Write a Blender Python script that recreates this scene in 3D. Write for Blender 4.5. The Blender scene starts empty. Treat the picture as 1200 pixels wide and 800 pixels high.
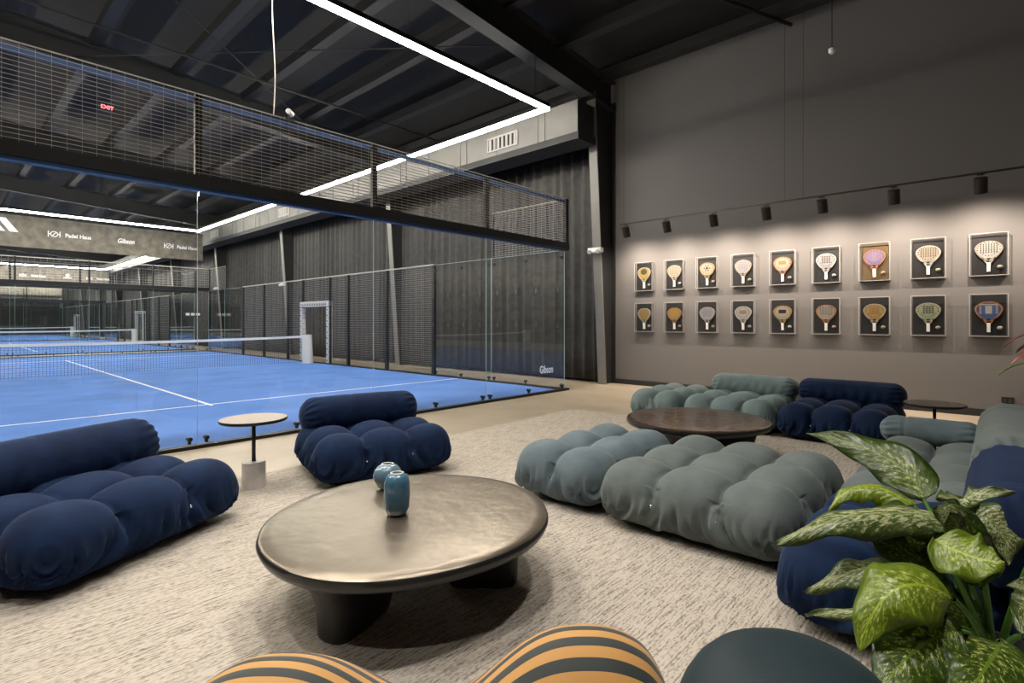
import bpy, bmesh, math, random
import numpy as np
from mathutils import Vector, Matrix, noise
S = bpy.context.scene
col = S.collection
PI = math.pi
rnd = random.Random(7)

# ------------------------------------------------------------------ camera
CAM = Vector((-7.7294, -6.1865, 1.2877)); YAW = .8561
cd = bpy.data.cameras.new('camera'); cam = bpy.data.objects.new('camera', cd); col.objects.link(cam)
cd.sensor_width = 36; cd.lens = 613.86 / 1200 * 36
cd.shift_x = -37.15 / 1200; cd.shift_y = -22.85 / 1200
cd.clip_end = 300; cd.clip_start = .02
cam.location = CAM; cam.rotation_euler = (PI / 2, 0, -YAW)
S.camera = cam
# ------------------------------------------------------------------ world, exposure
w = bpy.data.worlds.new('world'); S.world = w; w.use_nodes = True
w.node_tree.nodes['Background'].inputs[0].default_value = (.8, .85, 1, 1)
w.node_tree.nodes['Background'].inputs[1].default_value = .02
S.view_settings.view_transform = 'Standard'; S.view_settings.look = 'None'
S.view_settings.exposure = 0.95; S.view_settings.gamma = 1
S.cycles.transparent_max_bounces = 40
S.cycles.max_bounces = 8
STRIP = 60.0          # emission of the ceiling strips
SPOT = 66.0           # watts of one track head
FILL_DOWN = 155.0          # watts of one added fill lamp over the lounge

# ------------------------------------------------------------------ materials
def newmat(name):
    m = bpy.data.materials.new(name); m.use_nodes = True
    nt = m.node_tree; return m, nt, nt.nodes['Principled BSDF']
def N(nt, t, **k):
    n = nt.nodes.new(t)
    for a, b in k.items(): setattr(n, a, b)
    return n
def simple(name, c, rough=.6, metal=0, var=0, scale=8, bump=0, bscale=40, sheen=0, spec=.5, coat=0):
    m, nt, b = newmat(name)
    b.inputs['Base Color'].default_value = (*c, 1); b.inputs['Roughness'].default_value = rough
    b.inputs['Metallic'].default_value = metal; b.inputs['Specular IOR Level'].default_value = spec
    b.inputs['Coat Weight'].default_value = coat
    if sheen:
        b.inputs['Sheen Weight'].default_value = sheen; b.inputs['Sheen Roughness'].default_value = .4
        b.inputs['Sheen Tint'].default_value = (min(1, c[0] * 3 + .3), min(1, c[1] * 3 + .3), min(1, c[2] * 3 + .3), 1)
    tc = N(nt, 'ShaderNodeTexCoord')
    if var:
        n = N(nt, 'ShaderNodeTexNoise'); n.inputs['Scale'].default_value = scale; n.inputs['Detail'].default_value = 5
        nt.links.new(tc.outputs['Object'], n.inputs['Vector'])
        r = N(nt, 'ShaderNodeValToRGB')
        r.color_ramp.elements[0].position = .3; r.color_ramp.elements[1].position = .72
        r.color_ramp.elements[0].color = (*[x * (1 - var) for x in c], 1)
        r.color_ramp.elements[1].color = (*[min(1, x * (1 + var)) for x in c], 1)
        nt.links.new(n.outputs['Fac'], r.inputs[0]); nt.links.new(r.outputs[0], b.inputs['Base Color'])
    if bump:
        n = N(nt, 'ShaderNodeTexNoise'); n.inputs['Scale'].default_value = bscale; n.inputs['Detail'].default_value = 4
        nt.links.new(tc.outputs['Object'], n.inputs['Vector'])
        bp = N(nt, 'ShaderNodeBump'); bp.inputs['Strength'].default_value = bump; bp.inputs['Distance'].default_value = .01
        nt.links.new(n.outputs['Fac'], bp.inputs['Height']); nt.links.new(bp.outputs[0], b.inputs['Normal'])
    return m
def emit(name, c, s):
    m, nt, b = newmat(name)
    b.inputs['Base Color'].default_value = (.9, .9, .9, 1)
    b.inputs['Emission Color'].default_value = (*c, 1); b.inputs['Emission Strength'].default_value = s
    return m
def glass(name, tint, ior=1.45, rough=0.0):
    m, nt, b = newmat(name); nt.nodes.remove(b)
    t = N(nt, 'ShaderNodeBsdfTransparent'); t.inputs[0].default_value = (*tint, 1)
    g = N(nt, 'ShaderNodeBsdfGlossy'); g.inputs['Roughness'].default_value = rough; g.inputs[0].default_value = (.9, .95, .95, 1)
    ge = N(nt, 'ShaderNodeNewGeometry')      # Schlick reflectance, alike from both sides of the pane
    dt = N(nt, 'ShaderNodeVectorMath', operation='DOT_PRODUCT'); nt.links.new(ge.outputs['Incoming'], dt.inputs[0]); nt.links.new(ge.outputs['Normal'], dt.inputs[1])
    ab = N(nt, 'ShaderNodeMath', operation='ABSOLUTE'); nt.links.new(dt.outputs['Value'], ab.inputs[0])
    om = N(nt, 'ShaderNodeMath', operation='SUBTRACT'); om.inputs[0].default_value = 1; nt.links.new(ab.outputs[0], om.inputs[1])
    pw = N(nt, 'ShaderNodeMath', operation='POWER'); pw.inputs[1].default_value = 5; nt.links.new(om.outputs[0], pw.inputs[0])
    f0 = ((ior - 1) / (ior + 1)) ** 2
    f = N(nt, 'ShaderNodeMath', operation='MULTIPLY_ADD'); f.inputs[1].default_value = 1 - f0; f.inputs[2].default_value = f0; nt.links.new(pw.outputs[0], f.inputs[0])
    mx = N(nt, 'ShaderNodeMixShader')
    nt.links.new(f.outputs[0], mx.inputs[0]); nt.links.new(t.outputs[0], mx.inputs[1]); nt.links.new(g.outputs[0], mx.inputs[2])
    nt.links.new(mx.outputs[0], nt.nodes['Material Output'].inputs[0])
    return m
def velvet(name, c, hi):
    m, nt, b = newmat(name)
    tc = N(nt, 'ShaderNodeTexCoord')
    n = N(nt, 'ShaderNodeTexNoise'); n.inputs['Scale'].default_value = 5; n.inputs['Detail'].default_value = 6
    nt.links.new(tc.outputs['Object'], n.inputs['Vector'])
    r = N(nt, 'ShaderNodeValToRGB'); r.color_ramp.elements[0].position = .3; r.color_ramp.elements[1].position = .75
    r.color_ramp.elements[0].color = (*c, 1); r.color_ramp.elements[1].color = (*hi, 1)
    nt.links.new(n.outputs['Fac'], r.inputs[0]); nt.links.new(r.outputs[0], b.inputs['Base Color'])
    b.inputs['Roughness'].default_value = .85; b.inputs['Specular IOR Level'].default_value = .2
    b.inputs['Sheen Weight'].default_value = .55; b.inputs['Sheen Roughness'].default_value = .3
    b.inputs['Sheen Tint'].default_value = (*[min(1, x * 1.3 + .11) for x in hi], 1)
    n2 = N(nt, 'ShaderNodeTexNoise'); n2.inputs['Scale'].default_value = 350; n2.inputs['Detail'].default_value = 2
    nt.links.new(tc.outputs['Object'], n2.inputs['Vector'])
    n3 = N(nt, 'ShaderNodeTexNoise'); n3.inputs['Scale'].default_value = 22; n3.inputs['Detail'].default_value = 3
    nt.links.new(tc.outputs['Object'], n3.inputs['Vector'])
    b2 = N(nt, 'ShaderNodeBump'); b2.inputs['Strength'].default_value = .25; b2.inputs['Distance'].default_value = .01
    nt.links.new(n3.outputs['Fac'], b2.inputs['Height'])
    bp = N(nt, 'ShaderNodeBump'); bp.inputs['Strength'].default_value = .2; bp.inputs['Distance'].default_value = .002
    nt.links.new(n2.outputs['Fac'], bp.inputs['Height']); nt.links.new(b2.outputs[0], bp.inputs['Normal'])
    nt.links.new(bp.outputs[0], b.inputs['Normal'])
    return m
M = {}
M['black'] = simple('black_steel', (.012, .013, .015), .45, .3)
M['black_paint'] = simple('black_paint', (.014, .015, .017), .7, 0, .2, 3)
M['rail_grey'] = simple('rail_grey', (.05, .055, .06), .5, .5)
M['wire'] = simple('galvanised_wire', (.42, .40, .37), .5, .2)
M['blue_trim'] = simple('blue_trim', (.018, .06, .17), .6)  # blue light bounced off the court, put into the lip and rail colour
M['turf'] = simple('blue_turf', (.115, .25, .67), .85, 0, .13, 1.1, .4, 500, spec=.15)
M['line'] = simple('white_line', (.85, .87, .9), .7)
M['white'] = simple('white_plastic', (.8, .8, .78), .4)
M['net'] = simple('net_cord', (.012, .012, .016), .8)
M['glass'] = glass('clear_glass', (.972, .985, .982), 1.42)
M['glass_edge'] = simple('glass_edge', (.45, .62, .62), .15, 0, spec=.8)
M['acrylic'] = glass('clear_acrylic', (.97, .97, .97), 1.2)
M['acrylic_edge'] = simple('acrylic_edge', (.34, .33, .32), .2, 0, spec=.8)
M['navy'] = velvet('navy_velvet', (.004, .012, .042), (.0085, .026, .078))
M['teal_grey'] = velvet('blue_grey_velvet', (.105, .138, .158), (.155, .198, .222))
M['grey_green'] = velvet('grey_green_velvet', (.108, .130, .130), (.155, .180, .176))
M['pale_blue'] = velvet('pale_blue_velvet', (.15, .205, .215), (.21, .275, .285))
M['curtain'] = simple('black_curtain', (.056, .055, .055), .95, 0, .2, 6)
M['duct'] = simple('duct_paint', (.17, .165, .155), .6, .1, .1, 2)
M['vent'] = simple('vent_enamel', (.36, .35, .33), .5)
M['column'] = simple('column_paint', (.17, .165, .155), .6, 0, .08, 3)
M['ceiling'] = simple('ceiling_paint', (.0085, .0083, .0085), .85, 0, .25, .7)
M['purlin'] = simple('purlin_paint', (.0078, .0078, .0084), .7)
M['banner'] = simple('banner_fabric', (.16, .145, .12), .9, 0, .35, 4)
M['brass'] = simple('bronze_lamp', (.035, .028, .022), .4, .5)
M['marble'] = simple('pale_marble', (.62, .58, .55), .35, 0, .25, 6)
M['sidetop'] = simple('taupe_tabletop', (.30, .24, .185), .35)
M['darktop'] = simple('dark_tabletop', (.06, .045, .038), .35)
M['chrome'] = simple('chrome', (.7, .7, .7), .2, 1)
M['sage'] = simple('dark_teal_upholstery', (.004, .016, .022), .6, 0, .15, 3, .15, 300, sheen=.15, spec=.3)
M['vase_a'] = simple('pale_blue_glaze', (.12, .20, .26), .18, 0, .1, 4, coat=.6)
M['vase_b'] = simple('blue_glaze', (.06, .15, .235), .14, 0, .1, 4, coat=.8)
M['vase_in'] = simple('vase_inside', (.01, .012, .015), .8)
M['vase_rim'] = simple('vase_rim', (.45, .48, .47), .3)
M['stem'] = simple('plant_stem', (.10, .23, .035), .45, 0, .3, 20)
M['redleaf'] = simple('red_leaf', (.11, .018, .010), .35, 0, .4, 30)
M['soil'] = simple('dark_soil', (.015, .010, .007), 1, 0, .5, 40, .8, 60)
M['pot'] = simple('dark_pot', (.02, .02, .022), .5)
M['led'] = emit('led_diffuser', (1, .93, .80), STRIP)
M['spot'] = emit('spot_lens', (1, .8, .6), 3)
M['exit'] = emit('exit_red', (1, .04, .08), 1.5)
M['tv'] = emit('screen_white', (.9, .95, 1), 1.0)
M['backing'] = simple('case_backing', (.012, .011, .012), .5)
M['backing_b'] = simple('case_backing_brown', (.10, .065, .03), .5)
M['ball'] = simple('ball_felt', (.62, .55, .42), .8)

def wall_mat():
    m, nt, b = newmat('taupe_wall')
    tc = N(nt, 'ShaderNodeTexCoord')
    n = N(nt, 'ShaderNodeTexNoise'); n.inputs['Scale'].default_value = .8; n.inputs['Detail'].default_value = 6
    nt.links.new(tc.outputs['Object'], n.inputs['Vector'])
    r = N(nt, 'ShaderNodeValToRGB'); r.color_ramp.elements[0].color = (.134, .127, .126, 1); r.color_ramp.elements[1].color = (.154, .146, .144, 1)
    nt.links.new(n.outputs['Fac'], r.inputs[0]); nt.links.new(r.outputs[0], b.inputs['Base Color'])
    b.inputs['Roughness'].default_value = .8; b.inputs['Specular IOR Level'].default_value = .3
    return m
M['wall'] = wall_mat()
def concrete():
    m, nt, b = newmat('polished_concrete')
    tc = N(nt, 'ShaderNodeTexCoord')
    n = N(nt, 'ShaderNodeTexNoise'); n.inputs['Scale'].default_value = 1.3; n.inputs['Detail'].default_value = 9
    nt.links.new(tc.outputs['Object'], n.inputs['Vector'])
    r = N(nt, 'ShaderNodeValToRGB'); r.color_ramp.elements[0].position = .3; r.color_ramp.elements[1].position = .7
    r.color_ramp.elements[0].color = (.34, .28, .21, 1); r.color_ramp.elements[1].color = (.47, .40, .31, 1)
    nt.links.new(n.outputs['Fac'], r.inputs[0]); nt.links.new(r.outputs[0], b.inputs['Base Color'])
    b.inputs['Roughness'].default_value = .35; b.inputs['Specular IOR Level'].default_value = .35
    return m
M['concrete'] = concrete()
def rugmat():
    m, nt, b = newmat('woven_rug')
    tc = N(nt, 'ShaderNodeTexCoord')
    def noise_at(sx, sy, sc, det=3):
        mp = N(nt, 'ShaderNodeMapping'); mp.inputs['Scale'].default_value = (sx, sy, 1)
        nt.links.new(tc.outputs['Object'], mp.inputs[0])
        n = N(nt, 'ShaderNodeTexNoise'); n.inputs['Scale'].default_value = sc; n.inputs['Detail'].default_value = det
        nt.links.new(mp.outputs[0], n.inputs['Vector']); return n
    a = noise_at(7, 105, 1.0, 3); bb = noise_at(45, 130, 1.0, 2); c = noise_at(1, 2, 1.5, 4)
    r = N(nt, 'ShaderNodeValToRGB'); e = r.color_ramp.elements
    e[0].position = .34; e[0].color = (.16, .142, .122, 1); e[1].position = .52; e[1].color = (.52, .465, .40, 1)
    x = r.color_ramp.elements.new(.44); x.color = (.32, .28, .235, 1)
    add = N(nt, 'ShaderNodeMath', operation='MULTIPLY_ADD'); add.inputs[1].default_value = .45; add.inputs[2].default_value = 0
    nt.links.new(bb.outputs['Fac'], add.inputs[0])
    ad2 = N(nt, 'ShaderNodeMath', operation='MULTIPLY_ADD'); ad2.inputs[1].default_value = .55
    nt.links.new(a.outputs['Fac'], ad2.inputs[0]); nt.links.new(add.outputs[0], ad2.inputs[2])
    nt.links.new(ad2.outputs[0], r.inputs[0])
    mix = N(nt, 'ShaderNodeMix', data_type='RGBA', blend_type='MULTIPLY'); mix.inputs[0].default_value = .35
    nt.links.new(r.outputs[0], mix.inputs[6]); nt.links.new(c.outputs['Color'], mix.inputs[7])
    r2 = N(nt, 'ShaderNodeValToRGB'); r2.color_ramp.elements[0].color = (.6, .6, .6, 1); r2.color_ramp.elements[1].color = (1, 1, 1, 1)
    nt.links.new(c.outputs['Fac'], r2.inputs[0]); nt.links.new(r2.outputs[0], mix.inputs[7])
    nt.links.new(mix.outputs[2], b.inputs['Base Color'])
    b.inputs['Roughness'].default_value = .95; b.inputs['Specular IOR Level'].default_value = .1
    bp = N(nt, 'ShaderNodeBump'); bp.inputs['Strength'].default_value = .8; bp.inputs['Distance'].default_value = .006
    nt.links.new(ad2.outputs[0], bp.inputs['Height']); nt.links.new(bp.outputs[0], b.inputs['Normal'])
    return m
M['rug'] = rugmat()
def tablemat(name, c0, c1, rough, met=0):
    m, nt, b = newmat(name)
    tc = N(nt, 'ShaderNodeTexCoord')
    n = N(nt, 'ShaderNodeTexNoise'); n.inputs['Scale'].default_value = 3; n.inputs['Detail'].default_value = 4; n.inputs['Distortion'].default_value = .6
    nt.links.new(tc.outputs['Object'], n.inputs['Vector'])
    r = N(nt, 'ShaderNodeValToRGB'); r.color_ramp.elements[0].color = (*c0, 1); r.color_ramp.elements[1].color = (*c1, 1)
    nt.links.new(n.outputs['Fac'], r.inputs[0]); nt.links.new(r.outputs[0], b.inputs['Base Color'])
    b.inputs['Roughness'].default_value = rough; b.inputs['Metallic'].default_value = met
    bp = N(nt, 'ShaderNodeBump'); bp.inputs['Strength'].default_value = .35; bp.inputs['Distance'].default_value = .02
    n2 = N(nt, 'ShaderNodeTexNoise'); n2.inputs['Scale'].default_value = 7; n2.inputs['Detail'].default_value = 2
    nt.links.new(tc.outputs['Object'], n2.inputs['Vector'])
    nt.links.new(n2.outputs['Fac'], bp.inputs['Height']); nt.links.new(bp.outputs[0], b.inputs['Normal'])
    return m
M['resin'] = tablemat('dark_resin', (.16, .134, .105), (.24, .20, .155), .33, .75)  # near table top: bright sheen put into a lighter, metallic colour
M['resin_dark'] = tablemat('black_lacquered_resin', (.010, .010, .011), (.016, .016, .017), .30)
M['resin_far'] = tablemat('dark_brown_resin', (.06, .036, .026), (.10, .062, .045), .15, .6)
def stripemat():
    m, nt, b = newmat('yellow_black_stripes')
    uv = N(nt, 'ShaderNodeUVMap'); sp = N(nt, 'ShaderNodeSeparateXYZ'); nt.links.new(uv.outputs[0], sp.inputs[0])
    mu = N(nt, 'ShaderNodeMath', operation='MULTIPLY'); mu.inputs[1].default_value = 1.0
    nt.links.new(sp.outputs['Y'], mu.inputs[0])
    fr = N(nt, 'ShaderNodeMath', operation='FRACT'); nt.links.new(mu.outputs[0], fr.inputs[0])
    gt = N(nt, 'ShaderNodeMath', operation='GREATER_THAN'); gt.inputs[1].default_value = .5
    nt.links.new(fr.outputs[0], gt.inputs[0])
    mx = N(nt, 'ShaderNodeMix', data_type='RGBA'); nt.links.new(gt.outputs[0], mx.inputs[0])
    mx.inputs[6].default_value = (.50, .25, .06, 1); mx.inputs[7].default_value = (.013, .02, .018, 1)
    nt.links.new(mx.outputs[2], b.inputs['Base Color']); b.inputs['Roughness'].default_value = .7
    b.inputs['Sheen Weight'].default_value = .2
    return m
M['stripe'] = stripemat()
def leafmat(name, green, dark, cream, thr):
    m, nt, b = newmat(name)
    uv = N(nt, 'ShaderNodeUVMap'); sp = N(nt, 'ShaderNodeSeparateXYZ'); nt.links.new(uv.outputs[0], sp.inputs[0])
    # x: along the leaf 0..1 ; y: across -1..1 stored as 0..1
    ab = N(nt, 'ShaderNodeMath', operation='MULTIPLY_ADD'); ab.inputs[1].default_value = 2; ab.inputs[2].default_value = -1
    nt.links.new(sp.outputs['Y'], ab.inputs[0])
    av = N(nt, 'ShaderNodeMath', operation='ABSOLUTE'); nt.links.new(ab.outputs[0], av.inputs[0])
    k = N(nt, 'ShaderNodeMath', operation='MULTIPLY_ADD'); k.inputs[1].default_value = -.22
    nt.links.new(av.outputs[0], k.inputs[0]); nt.links.new(sp.outputs['X'], k.inputs[2])
    cb = N(nt, 'ShaderNodeCombineXYZ')
    kx = N(nt, 'ShaderNodeMath', operation='MULTIPLY'); kx.inputs[1].default_value = 30; nt.links.new(k.outputs[0], kx.inputs[0])
    ky = N(nt, 'ShaderNodeMath', operation='MULTIPLY'); ky.inputs[1].default_value = 6.5; nt.links.new(ab.outputs[0], ky.inputs[0])
    nt.links.new(kx.outputs[0], cb.inputs[0]); nt.links.new(ky.outputs[0], cb.inputs[1])
    n = N(nt, 'ShaderNodeTexNoise'); n.inputs['Scale'].default_value = 1; n.inputs['Detail'].default_value = 5; n.inputs['Roughness'].default_value = .7; n.inputs['Distortion'].default_value = .8
    nt.links.new(cb.outputs[0], n.inputs['Vector'])
    # less cream to the rim
    sub = N(nt, 'ShaderNodeMath', operation='POWER'); sub.inputs[1].default_value = 3; nt.links.new(av.outputs[0], sub.inputs[0])
    s2 = N(nt, 'ShaderNodeMath', operation='MULTIPLY_ADD'); s2.inputs[1].default_value = -.20
    nt.links.new(sub.outputs[0], s2.inputs[0]); nt.links.new(n.outputs['Fac'], s2.inputs[2])
    r = N(nt, 'ShaderNodeValToRGB'); e = r.color_ramp.elements
    e[0].position = thr - .14; e[0].color = (*dark, 1); e[1].position = thr + .025; e[1].color = (*cream, 1)
    x = e.new(thr - .02); x.color = (*green, 1)
    nt.links.new(s2.outputs[0], r.inputs[0])
    # midrib
    lt = N(nt, 'ShaderNodeMath', operation='LESS_THAN'); lt.inputs[1].default_value = .035; nt.links.new(av.outputs[0], lt.inputs[0])
    mx = N(nt, 'ShaderNodeMix', data_type='RGBA'); nt.links.new(lt.outputs[0], mx.inputs[0]); nt.links.new(r.outputs[0], mx.inputs[6])
    mx.inputs[7].default_value = (*[x * 1.6 for x in green], 1)
    nt.links.new(mx.outputs[2], b.inputs['Base Color'])
    b.inputs['Roughness'].default_value = .32; b.inputs['Specular IOR Level'].default_value = .5
    b.inputs['Subsurface Weight'].default_value = 0
    bp = N(nt, 'ShaderNodeBump'); bp.inputs['Strength'].default_value = .16; bp.inputs['Distance'].default_value = .003
    wv = N(nt, 'ShaderNodeMath', operation='SINE'); kk = N(nt, 'ShaderNodeMath', operation='MULTIPLY'); kk.inputs[1].default_value = 70
    nt.links.new(k.outputs[0], kk.inputs[0]); nt.links.new(kk.outputs[0], wv.inputs[0])
    nt.links.new(wv.outputs[0], bp.inputs['Height']); nt.links.new(bp.outputs[0], b.inputs['Normal'])
    # thin leaf lets some light through
    tr = N(nt, 'ShaderNodeBsdfTranslucent'); nt.links.new(mx.outputs[2], tr.inputs[0])
    ms = N(nt, 'ShaderNodeMixShader'); ms.inputs[0].default_value = .3
    nt.links.new(b.outputs[0], ms.inputs[1]); nt.links.new(tr.outputs[0], ms.inputs[2])
    nt.links.new(ms.outputs[0], nt.nodes['Material Output'].inputs[0])
    return m
M['leaf1'] = leafmat('variegated_leaf', (.10, .16, .016), (.035, .065, .008), (.56, .60, .18), .575)
M['leaf2'] = leafmat('pale_variegated_leaf', (.15, .20, .06), (.05, .085, .018), (.55, .57, .32), .515)
M['leaf3'] = leafmat('bright_green_leaf', (.26, .35, .022), (.13, .20, .013), (.60, .64, .22), .57)

# ------------------------------------------------------------------ mesh helpers
class MB:
    def __init__(s): s.v = []; s.f = []
    def box(s, a, b, rot=None):
        i = len(s.v)
        for z in (a[2], b[2]):
            for x, y in ((a[0], a[1]), (b[0], a[1]), (b[0], b[1]), (a[0], b[1])): s.v.append((x, y, z))
        s.f += [tuple(i + k for k in q) for q in ((3, 2, 1, 0), (4, 5, 6, 7), (0, 1, 5, 4), (1, 2, 6, 5), (2, 3, 7, 6), (3, 0, 4, 7))]
        return s
    def tube(s, p, q, r, n=6, r2=None, cap=True):
        p = Vector(p); q = Vector(q); d = (q - p).normalized()
        u = d.orthogonal().normalized(); v = d.cross(u); i = len(s.v)
        for c, rr in ((p, r), (q, r if r2 is None else r2)):
            for k in range(n):
                t = 2 * PI * k / n; s.v.append(tuple(c + (u * math.cos(t) + v * math.sin(t)) * rr))
        for k in range(n): s.f.append((i + k, i + (k + 1) % n, i + n + (k + 1) % n, i + n + k))
        if cap: s.f.append(tuple(i + k for k in range(n))[::-1]); s.f.append(tuple(i + n + k for k in range(n)))
        return s
    def lathe(s, prof, n=32, c=(0, 0, 0), squash=1):
        i = len(s.v); m = len(prof)
        for r, z in prof:
            for k in range(n):
                t = 2 * PI * k / n; s.v.append((c[0] + r * math.cos(t), c[1] + r * squash * math.sin(t), c[2] + z))
        for j in range(m - 1):
            for k in range(n):
                s.f.append((i + j * n + k, i + j * n + (k + 1) % n, i + (j + 1) * n + (k + 1) % n, i + (j + 1) * n + k))
        s.f.append(tuple(i + k for k in range(n))[::-1]); s.f.append(tuple(i + (m - 1) * n + k for k in range(n)))
        return s
    def prism(s, pts, axis, a, b):           # polygon extruded along an axis (0,1,2)
        i = len(s.v); n = len(pts)
        for t in (a, b):
            for p in pts:
                q = list(p); q.insert(axis, t); s.v.append(tuple(q))
        for k in range(n): s.f.append((i + k, i + (k + 1) % n, i + n + (k + 1) % n, i + n + k))
        s.f.append(tuple(i + k for k in range(n))[::-1]); s.f.append(tuple(i + n + k for k in range(n)))
        return s
    def mesh(s, name, mat, smooth=False, fix=True):
        me = bpy.data.meshes.new(name); me.from_pydata(s.v, [], s.f)
        if fix:
            bm = bmesh.new(); bm.from_mesh(me); bmesh.ops.recalc_face_normals(bm, faces=bm.faces); bm.to_mesh(me); bm.free()
        if mat: me.materials.append(mat)
        if smooth: me.polygons.foreach_set('use_smooth', [True] * len(me.polygons))
        return me
    def ob(s, name, mat, parent=None, smooth=False, loc=None, fix=True):
        return link(name, s.mesh(name, mat, smooth, fix), parent, loc)
def link(name, me, parent=None, loc=None, rot=None):
    o = bpy.data.objects.new(name, me); col.objects.link(o)
    if parent: o.parent = parent
    if loc: o.location = loc
    if rot: o.rotation_euler = rot
    return o
def thing(name, label, cat, loc=(0, 0, 0), rotz=0, group=None):
    o = bpy.data.objects.new(name, None); col.objects.link(o); o.empty_display_size = .1
    o.location = loc; o.rotation_euler = (0, 0, rotz); o['label'] = label; o['category'] = cat
    if group: o['group'] = group
    return o
def tag(o, label, cat, group=None):
    o['label'] = label; o['category'] = cat
    if group: o['group'] = group
    return o
def struct(o): o['kind'] = 'structure'; return o
def smooth_by_angle(o, a=35):
    me = o.data; bm = bmesh.new(); bm.from_mesh(me)
    for e in bm.edges:
        if len(e.link_faces) == 2 and e.calc_face_angle(0) > math.radians(a): e.smooth = False
    bm.to_mesh(me); bm.free(); me.polygons.foreach_set('use_smooth', [True] * len(me.polygons)); return o
def bevel(o, wd, seg=2):
    m = o.modifiers.new('bevel', 'BEVEL'); m.width = wd; m.segments = seg; m.limit_method = 'ANGLE'; return o

# ------------------------------------------------------------------ the shell
WX = 1.60                                     # face of the racket wall
fl = struct(MB().box((-16, -10.5, -.2), (3, 70, 0)).ob('floor', M['concrete']))
struct(MB().box((WX, -10.5, 0), (WX + .25, .12, 7.2)).ob('wall_right', M['wall']))
struct(MB().box((2.0, .12, 0), (2.25, 70, 7.4)).ob('wall_side', M['black_paint']))
struct(MB().box((-16.2, -10.5, 0), (-16, 70, 7.4)).ob('wall_left', M['black_paint']))
struct(MB().box((-16, -10.7, 0), (1.85, -10.5, 7.4)).ob('wall_back', M['wall']))
struct(MB().box((-16, 68, 0), (2, 68.2, 7.4)).ob('wall_far', M['black_paint']))
struct(MB().box((WX - .015, -10.5, 0), (WX, .12, .1)).ob('baseboard_right', M['black_paint']))
# sloped roof deck
roof = struct(MB().prism([(2.3, 6.62), (-16.2, 8.1), (-16.2, 8.3), (2.3, 6.82)], 1, -10.7, 68.2).ob('ceiling', M['ceiling']))
def rz(x): return 6.8 - .08 * x                # underside of the deck
# purlins
pt = thing('roof_purlins', 'row of dark steel purlins running under the roof deck', 'purlin', (0, 0, 6.5)); struct(pt)
for k in range(12):
    x = 1.2 - 1.38 * k
    MB().box((x - .09, -10.5, rz(x) - .48 - 6.5), (x + .09, 68, rz(x) - .28 - 6.5)).ob('purlin', M['purlin'], pt)
# main frames: rafter and tapered column
frames = []
for i, y in enumerate([-7.6, 0, 7.4, 14.8, 22.2, 29.6, 37.0, 44.4, 51.8, 59.2]):
    fr = thing('portal_frame', 'steel portal frame crossing the hall at y', 'steel frame', (1.33, y, 0)); fr['label'] = 'dark steel roof frame with leaning column, number %d of ten from the camera side' % (i + 1); struct(fr)
    a = MB()
    xs, xe = .75 - 1.33, -15.8 - 1.33
    zb = lambda x: 5.82 - .075 * (x + 1.33)
    for dz, t, h in ((0, .14, .03), (.56, .14, .03), (.03, .012, .53)):
        a.prism([(xs + .8, zb(xs + .8) + dz), (xe, zb(xe) + dz), (xe, zb(xe) + dz + h), (xs + .8, zb(xs + .8) + dz + h)], 1, -t, t)
    a.ob('rafter', M['black_paint'], fr)
    if y > -1:
        c = MB()   # inner flange leans: x 1.26 at the floor, .84 at 5.8 m
        top = 5.9; bx_, tx_ = 1.24 - 1.33, .84 - 1.33
        c.prism([(bx_, 0), (bx_ + .025, 0), (tx_ + .025, top), (tx_, top)], 1, -.1, .1)
        c.ob('column_flange', M['column'], fr)
        c = MB().prism([(bx_ + .025, 0), (.27, 0), (.27, top), (tx_ + .025, top)], 1, -.008, .008)
        c.box((.245, -.1, 0), (.27, .1, top)); c.ob('column_web', M['black_paint'], fr)
    if i == 1:
        MB().prism([(bx_ - .012, .0), (bx_ + .03, .0), (bx_ + .0, 1.2), (bx_ - .045 * 2, 1.2)], 1, -.105, .105)
# sprinkler pipes and conduits
def pipe(name, p, q, r, mat, label, cat):
    c = Vector(p); return tag(MB().tube((0, 0, 0), Vector(q) - c, r, 8).ob(name, mat, None, True, loc=c), label, cat)
pipe('sprinkler_pipe', (-15, 4.85, 6.2), (1.3, 5.3, 6.2), .022, M['purlin'], 'thin sprinkler pipe crossing the ceiling above the first court', 'pipe')
pipe('ceiling_conduit', (-3.2, -1.6, 6.25), (1.5, -3.6, 6.2), .03, M['purlin'], 'dark conduit crossing the ceiling above the racket wall', 'conduit')
pipe('brace_rod', (-6.0, 3.0, 6.4), (-1.5, 7.4, 6.4), .012, M['purlin'], 'slim diagonal brace rod under the roof deck', 'rod')
pipe('brace_rod', (-6.0, 7.4, 6.46), (-.5, .3, 6.43), .012, M['purlin'], 'slim brace rod crossing the other diagonal rod', 'rod')

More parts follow.
